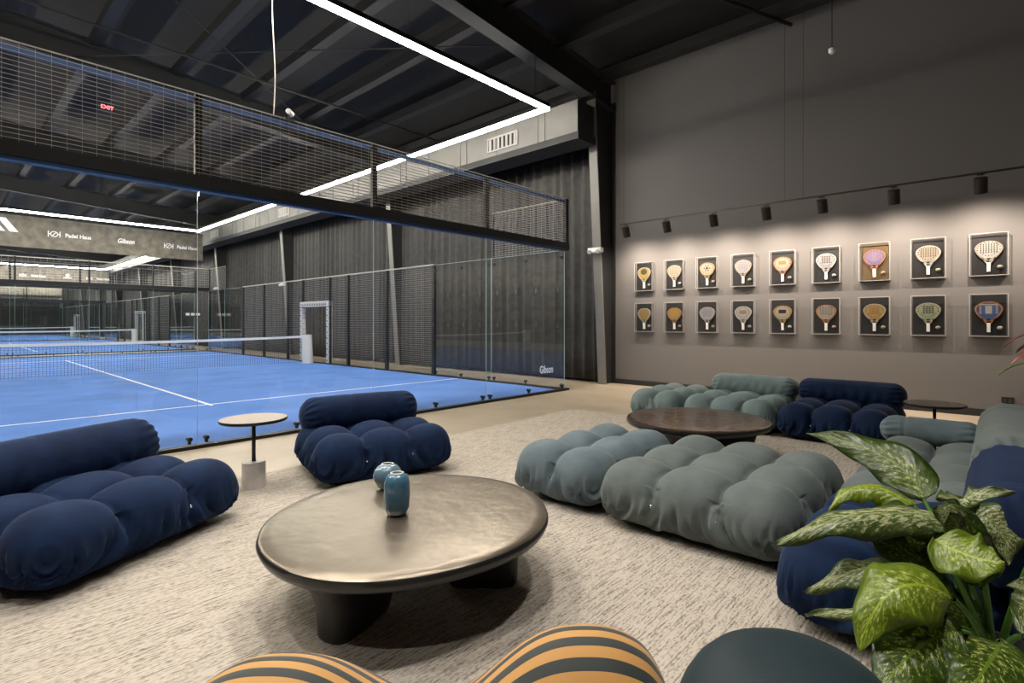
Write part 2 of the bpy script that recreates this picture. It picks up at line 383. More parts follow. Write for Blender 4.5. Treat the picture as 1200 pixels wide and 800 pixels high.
# air duct above the curtains
du = thing('air_duct', 'long rectangular grey air duct hung above the black curtains', 'duct', (.3, -.08, 4.95))
L = 66.0
MB().box((0, 0, 0), (.5, L, .62)).ob('duct_body', M['duct'], du)
MB().box((.001, -.004, .001), (.499, 0, .619)).ob('end_cap', M['black_paint'], du)  # dark sheet over the unlit duct end, shade put into its colour
MB().box((-.02, -.03, -.14), (.55, L, -.002)).ob('duct_shelf', M['black_paint'], du)
seam = MB().box((-.012, -.012, 0), (.505, .012, .63)).mesh('duct_seam', M['duct'])
for k in range(1, 44): link('duct_seam', seam, du, (0, k * 1.22 - .2, 0))
hz = MB()
for k in range(12):
    hz.tube((-.03, .8 + k * 2.4, -.02), (-.03, .8 + k * 2.4, 1.6), .006, 4)
o = hz.ob('hanger_rods', M['black_paint'], du); o['kind'] = 'stuff'
def vent(y, z, label):
    v = thing('air_vent', label, 'vent', (.299, y, z), 0, None)
    f = MB(); hw, hh = .46, .155
    f.box((-.04, -hw, -hh), (0, hw, -hh + .03)).box((-.04, -hw, hh - .03), (0, hw, hh)).box((-.04, -hw, -hh + .03), (0, -hw + .03, hh - .03)).box((-.04, hw - .03, -hh + .03), (0, hw, hh - .03))
    f.ob('vent_frame', M['vent'], v)
    MB().box((-.008, -hw + .03, -hh + .03), (0, hw - .03, hh - .03)).ob('vent_recess', M['black'], v)
    b = MB().prism([(-.035, .01), (-.01, -.03), (-.006, -.03), (-.031, .012)], 2, -hh + .03, hh - .03).mesh('louver', M['vent'])
    for k in range(7): link('louver', b, v, (0, -.36 + k * .125, 0))
vent(1.95, 5.20, 'white louvred vent on the duct, nearest the lounge')
for i, y in enumerate((13.0, 20.2, 35.0)):
    vent(y, 5.2, ['white louvred vent on the duct above the net of the first court', 'white louvred vent on the duct beside the grey banner', 'white louvred vent on the duct above the second court'][i])

# curtains: pleated sheets between the frames
def curtain(y0, y1, x, seed, label):
    r = random.Random(seed); y = y0; pts = []
    ph = 0
    while y < y1:
        per = r.uniform(.20, .36) if y0 < 20 else .3; amp = r.uniform(.05, .095)
        for k in range(8):
            t = k / 8
            pts.append((x + amp * math.sin(2 * PI * t) + amp * .25 * math.sin(4 * PI * t + 1), y + per * t))
        y += per
    n = len(pts); c = MB(); zs = [.05, .6, 1.5, 2.6, 3.8, 5.0]
    for j, z in enumerate(zs):
        for i, (a, b) in enumerate(pts):
            s = .8 + .2 * (1 - j / 5) ; c.v.append((x + (a - x) * s, b - y0 + .02 * math.sin(i * .7 + j), z))
    for j in range(len(zs) - 1):
        for i in range(n - 1): c.f.append((j * n + i, j * n + i + 1, (j + 1) * n + i + 1, (j + 1) * n + i))
    me = c.mesh('curtain', M['curtain'], True, False)
    o = link('curtain', me, None, (0, y0, 0))
    m = o.modifiers.new('thick', 'SOLIDIFY'); m.thickness = .006
    tag(o, label, 'curtain')
curtain(.12, 3.95, 1.45, 1, 'pleated black floor-length curtain beside the leaning column at the racket wall')
curtain(4.0, 7.3, 1.45, 2, 'pleated black curtain seen behind the mesh in the first bay')
curtain(7.5, 14.7, 1.45, 3, 'pleated black curtain in the bay behind the padded gate of the first court')
curtain(14.9, 22.1, 1.45, 4, 'black curtain bay beside the far end of the first court')
curtain(22.3, 37.0, 1.45, 5, 'black curtain alongside the second court')
curtain(37.2, 66.0, 1.45, 6, 'black curtain alongside the third court, farthest away')

# ------------------------------------------------------------------ ceiling light strips
def strip(pts, label, mat, wd=.037):
    t = thing('light_strip', label, 'ceiling light', (pts[0][0], pts[0][1], pts[0][2]))
    for a, b in zip(pts[:-1], pts[1:]):
        a0 = Vector(a) - Vector(pts[0]); b0 = Vector(b) - Vector(pts[0]); d = (b0 - a0); ln = d.length
        nseg = max(1, round(ln / 3.1))
        for k in range(nseg):
            p = a0 + d * (k / nseg); q = a0 + d * ((k + 1) / nseg); u = d.normalized(); g = .008
            p = p + u * g if k else p - u * wd; q = q - u * g if k < nseg - 1 else q + u * wd
            lo = Vector((min(p.x, q.x), min(p.y, q.y), 0)); hi = Vector((max(p.x, q.x), max(p.y, q.y), 0))
            px = wd if abs(d.x) < .01 else 0; py = wd if abs(d.y) < .01 else 0
            MB().box((lo.x - px, lo.y - py, -.045), (hi.x + px, hi.y + py, 0)).ob('diffuser', mat, t)
        lo = Vector((min(a0.x, b0.x), min(a0.y, b0.y), 0)); hi = Vector((max(a0.x, b0.x), max(a0.y, b0.y), 0))
        MB().box((lo.x - wd - .005, lo.y - wd - .005, .001), (hi.x + wd + .005, hi.y + wd + .005, .07)).ob('housing', M['black'], t)
        k = 0
        h = MB()
        while k * 2.5 < ln:
            p = a0 + d.normalized() * (k * 2.5 + .3); h.tube((p.x, p.y, .07), (p.x, p.y, 1.78), .003, 3); k += 1
        o = h.ob('suspension_wires', M['rail_grey'], t); o['kind'] = 'stuff'
    return t
def rect(x0, x1, y0, y1, z): return [(x0, y0, z), (x1, y0, z), (x1, y1, z), (x0, y1, z), (x0, y0, z)]
strip(rect(-.85, -9.15, -.28, 18.4, 5.0), 'glowing rectangular light strip over the first blue court, nearest the lounge', M['led'])
strip(rect(-.1, -9.4, 23.2, 41.2, 5.0), 'rectangular light strip over the second court behind the grey banner', M['led'])
strip(rect(.2, -9.4, 46.0, 64.0, 5.0), 'farthest rectangular light strip over the third court', M['led'])
for k, (x, y) in enumerate(((-8.4, -3.2), (-6.6, -2.0), (-7.2, -5.0), (-5.3, -3.6), (-5.6, -6.0), (-9.6, -5.4))):  # added lamps, unseen fixtures put in to brighten the lounge
    dl = thing('downlight', 'black cylinder downlight high over the lounge, ' + ['above the left sofa', 'above the marble side table', 'above the camera', 'above the middle ottomans', 'above the leafy plant', 'behind the left sofa'][k], 'ceiling light', (x, y, 5.3))
    MB().tube((0, 0, 0), (0, 0, .22), .09, 20).ob('lamp_body', M['black'], dl)
    MB().tube((0, 0, .22), (0, 0, rz(x) - 5.3), .008, 6).ob('stem', M['black'], dl)
    MB().tube((0, 0, -.004), (0, 0, .0), .075, 20).ob('lens', M['spot'], dl)
    ld = bpy.data.lights.new('down_lamp', 'SPOT'); ld.energy = FILL_DOWN; ld.color = (1, .94, .86); ld.spot_size = math.radians(95); ld.spot_blend = .8; ld.shadow_soft_size = .12
    lo = bpy.data.objects.new('down_lamp', ld); col.objects.link(lo); lo.parent = dl; lo.location = (0, 0, -.03)

# ------------------------------------------------------------------ text helper
def text(body, size, mat, parent, mtx, ext=.003, shear=0, sx=1):
    cu = bpy.data.curves.new('lettering', 'FONT'); cu.body = body; cu.size = size; cu.extrude = ext; cu.shear = shear
    cu.align_x = 'CENTER'; cu.align_y = 'CENTER'; cu.offset = size * .02
    o = bpy.data.objects.new('tmp', cu); col.objects.link(o)
    dg = bpy.context.evaluated_depsgraph_get(); me = bpy.data.meshes.new_from_object(o.evaluated_get(dg))
    bpy.data.objects.remove(o); me.materials.clear(); me.materials.append(mat)
    t = link('lettering', me, parent); t.matrix_local = mtx @ Matrix.Diagonal((sx, 1, 1, 1)); return t
RX = Matrix.Rotation(PI / 2, 4, 'X')
def facing_y(x, y, z): return Matrix.Translation((x, y, z)) @ RX           # reads from -y
def facing_x(x, y, z): return Matrix.Translation((x, y, z)) @ Matrix.Rotation(-PI / 2, 4, 'Z') @ RX   # reads from -x

# ------------------------------------------------------------------ banners between the courts
def mark_loop(parent, x, y, z, s):           # |(o)| sign beside the words
    g = MB()
    for dx in (-.62, .62): g.box((x + dx * s - .05 * s, y - .006, z - .42 * s), (x + dx * s + .05 * s, y, z + .42 * s))
    g.box((x - .62 * s, y - .006, z - .05 * s), (x - .38 * s, y, z + .05 * s)).box((x + .38 * s, y - .006, z - .05 * s), (x + .62 * s, y, z + .05 * s))
    n = 20
    for k in range(n):
        a, b = 2 * PI * k / n, 2 * PI * (k + 1) / n; R1, R2 = .42 * s, .33 * s
        g.prism([(x + R1 * math.cos(a), z + R1 * math.sin(a)), (x + R1 * math.cos(b), z + R1 * math.sin(b)), (x + R2 * math.cos(b), z + R2 * math.sin(b)), (x + R2 * math.cos(a), z + R2 * math.sin(a))], 1, y - .006, y)
    g.prism([(x - .22 * s, z - .22 * s), (x - .14 * s, z - .26 * s), (x + .22 * s, z + .22 * s), (x + .14 * s, z + .26 * s)], 1, y - .007, y)
    g.ob('loop_mark', M['line'], parent)
def star(parent, x, y, z, s):
    pts = []
    for k in range(10):
        r = s if k % 2 == 0 else s * .42; a = PI / 2 + k * PI / 5; pts.append((x + r * math.cos(a), z + r * math.sin(a)))
    MB().prism(pts, 1, y - .006, y).ob('star_mark', M['line'], parent)
def banner(y, x0, x1, z0, z1, label):
    b = thing('hanging_banner', label, 'banner', (x1, y, z0))
    n = 60; g = MB()
    MB().box((x0 - x1, 0, 0), (0, .03, z1 - z0)).ob('banner_cloth', M['banner'], b)
    MB().tube((x0 - x1, .015, z1 - z0 + .02), (0, .015, z1 - z0 + .02), .025).ob('banner_pole', M['black'], b)
    return b
def words(b, s, size, x, z, sx=1, **k): text(s, size, M['line'], b, facing_y(x - b.location.x, -.008, z - b.location.z), .004, sx=sx, **k)
b1 = banner(20.7, -14, -.02, 4.02, 5.16, 'long mottled grey banner with white lettering hung between first and second courts')
for cx, z in ((-4.17, 4.72), (-.72, 4.56)): pass
def wyp(u, v, Y):                     # only used to read a layout position off the plan of the banner
    return None
mark_loop(b1, -4.91 + .02, -.008, 4.60 - 4.02, .26); words(b1, 'Padel Haus', .205, -4.22, 4.58, .83)
words(b1, 'Gibson', .26, -2.76, 4.57, .74, shear=.25)
mark_loop(b1, -1.30 + .02, -.008, 4.55 - 4.02, .25); words(b1, 'Padel Haus', .205, -.62, 4.53, .83)
g = MB()
for k, (x, h) in enumerate(((-6.75, .25), (-6.42, .42), (-6.08, .60))):
    g.prism([(x + .02, 4.55 - 4.02), (x + .22 + .02, 4.55 - 4.02), (x + .22 - h * .55 + .02, 4.55 + h * .8 - 4.02), (x - h * .55 + .02, 4.55 + h * .8 - 4.02)], 1, -.012, -.002)
g.ob('bar_mark', M['line'], b1)
b2 = banner(42.4, -14, .27, 3.9, 4.95, 'second grey banner hung between second and third courts, half hidden by the first')
for x in (-4.15, -.80):
    mark_loop(b2, x - .27, -.008, .47, .24); words(b2, 'Padel Haus', .21, x + .75, 4.36, .75)
star(b2, -1.95 - .27, -.008, .60, .15); words(b2, 'MENESTYS', .12, -1.95, 4.33, .8)
words(b2, 'b', .5, -6.0, 4.5)
banner(64.5, -14, .27, 3.9, 4.95, 'farthest grey banner behind the third court')

# ------------------------------------------------------------------ courts
GH, MH = 2.64, 3.61
def pane(parent, x0, x1, y0, y1, z0, z1, edge=True):
    MB().box((x0, y0, z0), (x1, y1, z1)).ob('glass_panel', M['glass'], parent)
def end_wall(y, label, near=True, group=None):
    t = thing('glass_end_wall', label, 'glass wall', (0, y, 0))
    MB().box((-10.05, -.05, 0), (.09, .05, .035)).ob('bottom_rail', M['black'], t)
    MB().box((-10.05, -.05, GH + .02), (.09, .05, GH + .14)).ob('top_beam', M['black'], t)
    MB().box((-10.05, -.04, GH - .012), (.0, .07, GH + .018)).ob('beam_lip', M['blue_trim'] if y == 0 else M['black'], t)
    for k in range(5):
        x1 = -2 * k - .006; x0 = -2 * k - 1.994
        pane(t, x0, x1, -.006, .006, .04, GH - .015)
        MB().box((x1, -.0065, .04), (x1 + .004, .0065, GH - .015)).ob('glass_edge', M['glass_edge'], t)
    clampm = MB().tube((0, -.035, 0), (0, .035, 0), .022, 10).box((-.012, -.02, -.05), (.012, .02, 0)).mesh('glass_clamp', M['black'])
    for k in range(1, 5):
        for s in (-.075, .075): link('glass_clamp', clampm, t, (-2 * k + s, 0, .10))
    for k in range(5): link('glass_clamp', clampm, t, (-2 * k - 1, 0, .10))
    link('glass_clamp', clampm, t, (-.08, 0, .10))
    # mesh above
    for k in range(6):
        MB().box((-2 * k - .03 + (.03 if k == 0 else 0), -.03, GH + .14), (-2 * k + .03 + (.03 if k == 0 else 0), .03, MH)).ob('post', M['black'], t)
    g = MB(); z = GH + .17; r = .0042
    if near:
        while z < MH + .001:
            g.tube((-10, -.035, z), (0, -.035, z), r, 3, cap=False); z += .040
        g.tube((-10, -.035, MH), (0, -.035, MH), .007, 4)
        x = -9.9
        while x < 0: g.tube((x, -.035, GH + .14), (x, -.035, MH), .0013, 3, cap=False); x += .1
    else:
        while z < MH: g.tube((-10, 0, z), (0, 0, z), r, 3, cap=False); z += .1
        for k in range(60): g.tube((-10 + k / 6, 0, GH + .14), (-10 + k / 6, 0, MH), .003, 3, cap=False)
        g.tube((-10, 0, MH), (0, 0, MH), .02, 4)
    o = g.ob('wire_mesh', M['wire'], t, fix=False); o['kind'] = 'stuff'
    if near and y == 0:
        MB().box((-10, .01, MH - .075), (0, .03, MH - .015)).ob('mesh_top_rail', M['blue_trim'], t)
    return t
def side_wall(y0, label, first=False):
    t = thing('side_enclosure', label, 'mesh fence', (0, y0, 0))
    MB().box((-.05, 0, 0), (.05, 20, .04)).ob('bottom_rail', M['black'], t)
    pm = None
    for yy in (0, 2, 4, 6, 8, 9.1, 10.9, 12, 14, 16, 18, 20):
        h = MH if yy in (0, 2, 18, 20) else GH
        wdt = .035 if yy in (0, 2, 18, 20) else .05
        if yy in (0, 20): MB().box((.015, yy - wdt, GH if yy == 0 else 0), (.085, yy + wdt, h)).ob('post', M['black'], t)
        elif yy in (2, 18): MB().box((.03, yy - .02, GH), (.07, yy + .02, h)).ob('post', M['black'], t)
        else: MB().box((-.03, yy - wdt, 0), (.04, yy + wdt, h)).ob('post', M['black'], t)
    for a in (0, 2, 16, 18):
        pane(t, -.006, .006, a + .01, a + 1.99, .045, GH)
        MB().box((-.0065, a + .002, .045), (.0065, a + .008, GH)).ob('glass_edge', M['glass_edge'], t)
        MB().box((-.0065, a + .01, GH), (.0065, a + 1.99, GH + .006)).ob('glass_edge', M['glass_edge'], t)
    cm = MB().tube((-.03, 0, 0), (.03, 0, 0), .022, 8).box((-.015, -.01, -.05), (.015, .01, 0)).mesh('glass_clamp', M['black'])
    for a in (.08, 1, 1.92, 2.08, 3, 3.92):
        link('glass_clamp', cm, t, (0, a, .1))
        if first: link('glass_clamp', cm, t, (0, a, GH - .12))
    MB().box((-.02, 4, GH), (.02, 9.1, GH + .03)).box((-.02, 10.9, GH), (.02, 16, GH + .03)).box((-.02, 9.1, GH), (.02, 10.9, GH + .03)).ob('top_rail', M['wire'], t)
    g = MB(); st = .05 if first else .12
    for a, b in ((4, 9.1), (10.9, 16)):
        z = .08
        while z < GH: g.tube((0, a, z), (0, b, z), .0035, 3, cap=False); z += st
        yy = a
        while yy < b: g.tube((0, yy, .04), (0, yy, GH), .0011, 3, cap=False); yy += .1 if first else .3
    z = 1.9
    while z < GH: g.tube((0, 9.1, z), (0, 10.9, z), .0035, 3, cap=False); z += st
    for a, b in ((0, 2), (18, 20)):
        z = GH + .05
        while z < MH: g.tube((.03, a, z), (.03, b, z), .0045, 3, cap=False); z += .045 if first else .12
        g.tube((.03, a, MH), (.03, b, MH), .008, 4)
        for k in range(21): g.tube((.03, a + .1 * k, GH), (.03, a + .1 * k, MH), .0025, 3, cap=False)
    o = g.ob('wire_mesh', M['wire'], t, fix=False); o['kind'] = 'stuff'
    # padded gateway
    pad = simple('gate_padding', (.62, .63, .66), .6) if 'pad' not in M else M['pad']; M['pad'] = pad
    for yy in (9.12, 10.88):
        p = MB(); n = 10
        for k in range(n):
            zz = .05 + k * .17
            p.box((-.07, yy - .05 - .006 * (k % 2), zz), (.07, yy + .05 + .006 * (k % 2), zz + .16))
        p.ob('gate_padding', pad, t)
        q = MB()
        for k in range(10): q.prism([(yy - .03, .1 + k * .17), (yy + .03, .13 + k * .17), (yy + .03, .16 + k * .17), (yy - .03, .13 + k * .17)], 0, -.078, -.07)
        q.ob('padding_pattern', M['black'], t)
    MB().box((-.07, 9.05, 1.77), (.07, 10.95, 1.93)).ob('gate_padding', pad, t)
    q = MB()
    for k in range(15): q.prism([(9.2 + k * .115, 1.80), (9.26 + k * .115, 1.80), (9.23 + k * .115, 1.88)], 0, -.078, -.071)
    q.ob('padding_pattern', M['black'], t)
    return t
def court(y0, which, fine=True):
    t = thing('court_surface', 'bright blue turf court with white lines, ' + which, 'court', (0, y0, 0))
    MB().box((-9.94, .055, 0), (-.056, 19.945, .012)).ob('turf', M['turf'], t)
    z0, z1 = .0121, .0135
    for a, b in (((-9.94, 3.02), (-.06, 3.07)), ((-9.94, 16.93), (-.06, 16.98)), ((-5.025, 2.9), (-4.975, 9.98)), ((-5.025, 10.02), (-4.975, 17.1))):
        MB().box((*a, z0), (*b, z1 + (.0003 if a[0] > -6 else 0))).ob('court_line', M['line'], t)
    # net
    n = thing('padel_net', 'white topped net across the court, ' + which, 'net', (-.25, y0 + 10, .0125))
    def top(x): return .86 - .07 * (1 - ((x + 5) / 5) ** 2)
    bnd = MB(); mesh = MB(); K = 24
    for k in range(K):
        xa, xb = -9.5 + 9.5 * k / K + .0, -9.5 + 9.5 * (k + 1) / K
        i = len(bnd.v)
        for yy in (-.006, .006):
            for x in (xa, xb):
                for dz in (0, -.065): bnd.v.append((x, yy, top(x) + dz))
        bnd.f += [(i, i + 2, i + 3, i + 1), (i + 4, i + 5, i + 7, i + 6), (i, i + 4, i + 6, i + 2), (i + 1, i + 3, i + 7, i + 5)]
    bnd.ob('net_band', M['line'], n, fix=False)
    zz = .06
    while zz < .72: mesh.tube((-9.5, 0, zz), (0, 0, zz), .0025, 3, cap=False); zz += .05 if fine else .1
    x = -9.45
    while x < 0: mesh.tube((x, 0, .03), (x, 0, top(x) - .06), .003, 3, cap=False); x += .06 if fine else .15
    o = mesh.ob('net_cords', M['net'], n, fix=False); o['kind'] = 'stuff'
    MB().tube((-.0, 0, .0), (-.02, 0, .88), .16, 20, .14).ob('post_pad', M['white'], n, True)
    smooth_by_angle(n.children[-1])
    MB().tube((-9.5, 0, .0), (-9.5, 0, .91), .16, 20).ob('post_pad', M['white'], n)
court(0, 'nearest the lounge'); court(22, 'second one from the lounge', False); court(44, 'farthest one', False)
w0 = end_wall(0, 'tall clear glass end wall with black beam and wire mesh beside the lounge')
end_wall(20, 'glass end wall closing the far end of the first court', False)
end_wall(22, 'glass end wall at the near end of the second court', False)
end_wall(42, 'glass end wall at the far end of the second court', False)
end_wall(44, 'glass end wall at the near end of the third court', False)
end_wall(64, 'glass end wall farthest away behind the third court', False)
s0 = side_wall(0, 'side fence of glass panes and wire mesh along the first court', True)
side_wall(22, 'side fence with padded gateway along the second court')
side_wall(44, 'side fence with padded gateway along the third court')
# lettering on the side glass near the corner
text('Gibson', .20, M['line'], s0, facing_x(-.012, .45, .36) @ Matrix.Rotation(.12, 4, 'Z'), .002, shear=.25, sx=.60)
nb = thing('notice_board', 'small pale notice board on the far glass of the first court', 'sign', (-.6, 19.993, 1.62))  # reflection of a lit board in the glass, built as an object
MB().box((-.32, -.012, -.11), (.32, 0, .11)).ob('board', M['rail_grey'], nb)
for k in range(3): MB().box((-.26 + k * .19, -.016, -.05), (-.12 + k * .19, -.012, .05)).ob('panel', M['white'], nb)
# emergency lights, sensor, exit sign
def emergency(x, y, z, label):
    e = thing('emergency_light', label, 'lamp', (x, y, z))
    bevel(MB().box((-.06, -.16, -.05), (.06, .16, .05)).ob('housing', M['white'], e), .02, 3)
    for s in (-.1, .1): MB().tube((-.06, s, -.02), (-.09, s, -.04), .045, 14).ob('lamp_head', M['white'], e)
emergency(.98, -.02, 2.74, 'white emergency light on the leaning column by the racket wall')
emergency(.95, 14.7, 2.74, 'white emergency light on the column behind the padded gate')
emergency(.95, 22.1, 2.9, 'white emergency light on the column beyond the first court')
es = thing('exit_sign', 'small red glowing exit sign high behind the wire mesh', 'sign', (-5.55, 7.2, 5.55))
MB().box((-.13, 0, -.06), (.13, .04, .06)).ob('housing', M['black'], es)
text('EXIT', .10, M['exit'], es, facing_y(0, -.004, 0), .003)
MB().tube((0, .02, .06), (0, .02, .3), .01).ob('stem', M['black'], es)
sc = thing('court_camera', 'small camera clamped on top of the wire mesh', 'camera', (-5.1, -.03, MH))
MB().box((-.05, -.02, 0), (.05, .02, .02)).tube((0, 0, .02), (0, 0, .06), .012, 8).ob('bracket', M['rail_grey'], sc)
MB().tube((-.03, -.05, .08), (.05, .05, .09), .03, 12).ob('camera_body', M['white'], sc)
cu = MB(); prev = Vector((0, 0, 0))
for k in range(1, 28):
    q = Vector((.015 * math.sin(k * .45), 0, k * .12)); cu.tube(prev, q, .006, 5); prev = q
tag(cu.ob('hanging_cable', M['wire'], None, loc=(-5.27, -.03, MH)), 'thin pale cable hanging from the ceiling to the mesh top', 'cable')
ps = thing('pendant_sensor', 'small white pendant sensor on a thin black rod', 'sensor', (-1.6, -4.87, 4.13))
MB().lathe([(.02, -.03), (.035, -.01), (.035, .02), (.015, .03)], 16).ob('sensor_head', M['white'], ps)
MB().tube((0, 0, .03), (0, 0, 2.75), .005, 6).ob('rod', M['black'], ps)

# ------------------------------------------------------------------ track lighting on the racket wall
TX, TZ = .9, 3.17
tr = thing('light_track', 'thin black lighting track hung in front of the racket wall', 'light track', (TX, -.66, TZ))
MB().box((-.012, -7.5, -.012), (.012, 0, .012)).ob('track', M['brass'], tr)
hm = MB().tube((0, 0, .012), (0, 0, 3.3), .003, 4).mesh('suspension_wire', M['black'])
for y in (-.08, -3.01, -3.28, -6.5): link('suspension_wire', hm, tr, (0, y, 0))
names = ['first from the column', 'second from the column', 'third from the column', 'fourth from the column', 'fifth from the column', 'sixth from the column', 'seventh from the column, at the right edge of the photo']
def head(y, label, tilt):
    h = thing('track_spotlight', label, 'spotlight', (TX, y, TZ - .012))
    MB().box((-.02, -.04, -.015), (.02, .04, 0)).tube((0, 0, -.015), (0, 0, -.045), .008, 8).ob('track_adapter', M['brass'], h)
    a = Vector((-.018, 0, -.05)); dr = Vector((math.sin(tilt), 0, -math.cos(tilt))); q = a + dr * .195
    b = smooth_by_angle(MB().tube(a, q, .07, 20).ob('lamp_body', M['brass'], h))
    MB().tube(q - dr * .004, q + dr * .001, .056, 16).ob('lens', M['spot'], h)
    ld = bpy.data.lights.new('spot_lamp', 'SPOT'); ld.energy = SPOT; ld.color = (1, .84, .68); ld.spot_size = math.radians(155); ld.spot_blend = 1
    ld.shadow_soft_size = .04
    lo = bpy.data.objects.new('spot_lamp', ld); col.objects.link(lo); lo.parent = h; lo.location = q + dr * .03
    lo.rotation_euler = Vector((math.sin(.40), 0, -math.cos(.40))).to_track_quat('-Z', 'Y').to_euler()
for k, y in enumerate((-.78, -1.64, -2.52, -3.39, -4.2, -5.1, -6.02)):
    head(y, 'dark bronze track spotlight, ' + names[k], .38)
head(-7.0, 'dark bronze cylinder spotlight at the end of the track beyond the frame', .38)

# ------------------------------------------------------------------ racket cases
gold = (.60, .42, .16); cream = (.66, .58, .46); pale = (.60, .58, .60); orange = (.62, .30, .15); blue = (.10, .18, .42); lilac = (.42, .30, .52); mint = (.48, .58, .38); dk = (.06, .05, .05); white_ = (.8, .78, .74)
#        face, rim, decor kind, decor colour
R_UP = [(gold, cream, 'disc', (.30, .28, .07), 'gold with an olive centre'), (cream, cream, 'dots', (.40, .26, .08), 'cream with gold speckles'), (cream, gold, 'star', (.35, .22, .10), 'cream with a brown star'),
        (pale, cream, 'dots', (.35, .33, .36), 'pale grey with fine speckles'), (cream, orange, 'bar', gold, 'cream and gold with a broad band'), (pale, white_, 'grid', (.45, .42, .38), 'pale grey with a small grid'),
        (lilac, orange, 'eight', cream, 'lilac and orange'), (cream, white_, 'stripes', (.40, .30, .18), 'thinly striped cream'), (white_, cream, 'stripes', (.10, .12, .10), 'white dark-dashed')]
R_LO = [(gold, cream, 'dots', (.40, .25, .06), 'gold with brown dots'), (gold, orange, 'disc', (.80, .50, .10), 'plain golden yellow'), (pale, pale, 'dots', (.30, .30, .38), 'lavender grey with fine dots'),
        (pale, white_, 'bar', gold, 'silver with a gold square'), (cream, gold, 'bar', (.12, .12, .16), 'cream dark-centred'), (cream, orange, 'stripes', blue, 'blue striped'),
        (gold, cream, 'grid', orange, 'cream and gold'), (mint, cream, 'grid', (.42, .30, .28), 'mint green'), (blue, orange, 'frame', white_, 'blue and white orange-throated')]
_mc = {}
def cm_(c):
    if c not in _mc: _mc[c] = simple('racket_paint', tuple(.46 * v for v in c), .35)
    return _mc[c]
def tear(s, zc, n=32):
    pts = []
    for k in range(n):
        a = 2 * PI * k / n
        yy = .148 * math.sin(a) * s; zz = math.cos(a)
        if zz > 0: zz = .105 * zz * s
        else:
            zz = .165 * zz * s; yy *= (1 - .28 * abs(math.cos(a)) ** 1.2)
        pts.append((yy, zc + zz))
    return pts
case_m = {}
ORD = ['first', 'second', 'third', 'fourth', 'fifth', 'sixth', 'seventh', 'eighth', 'ninth']
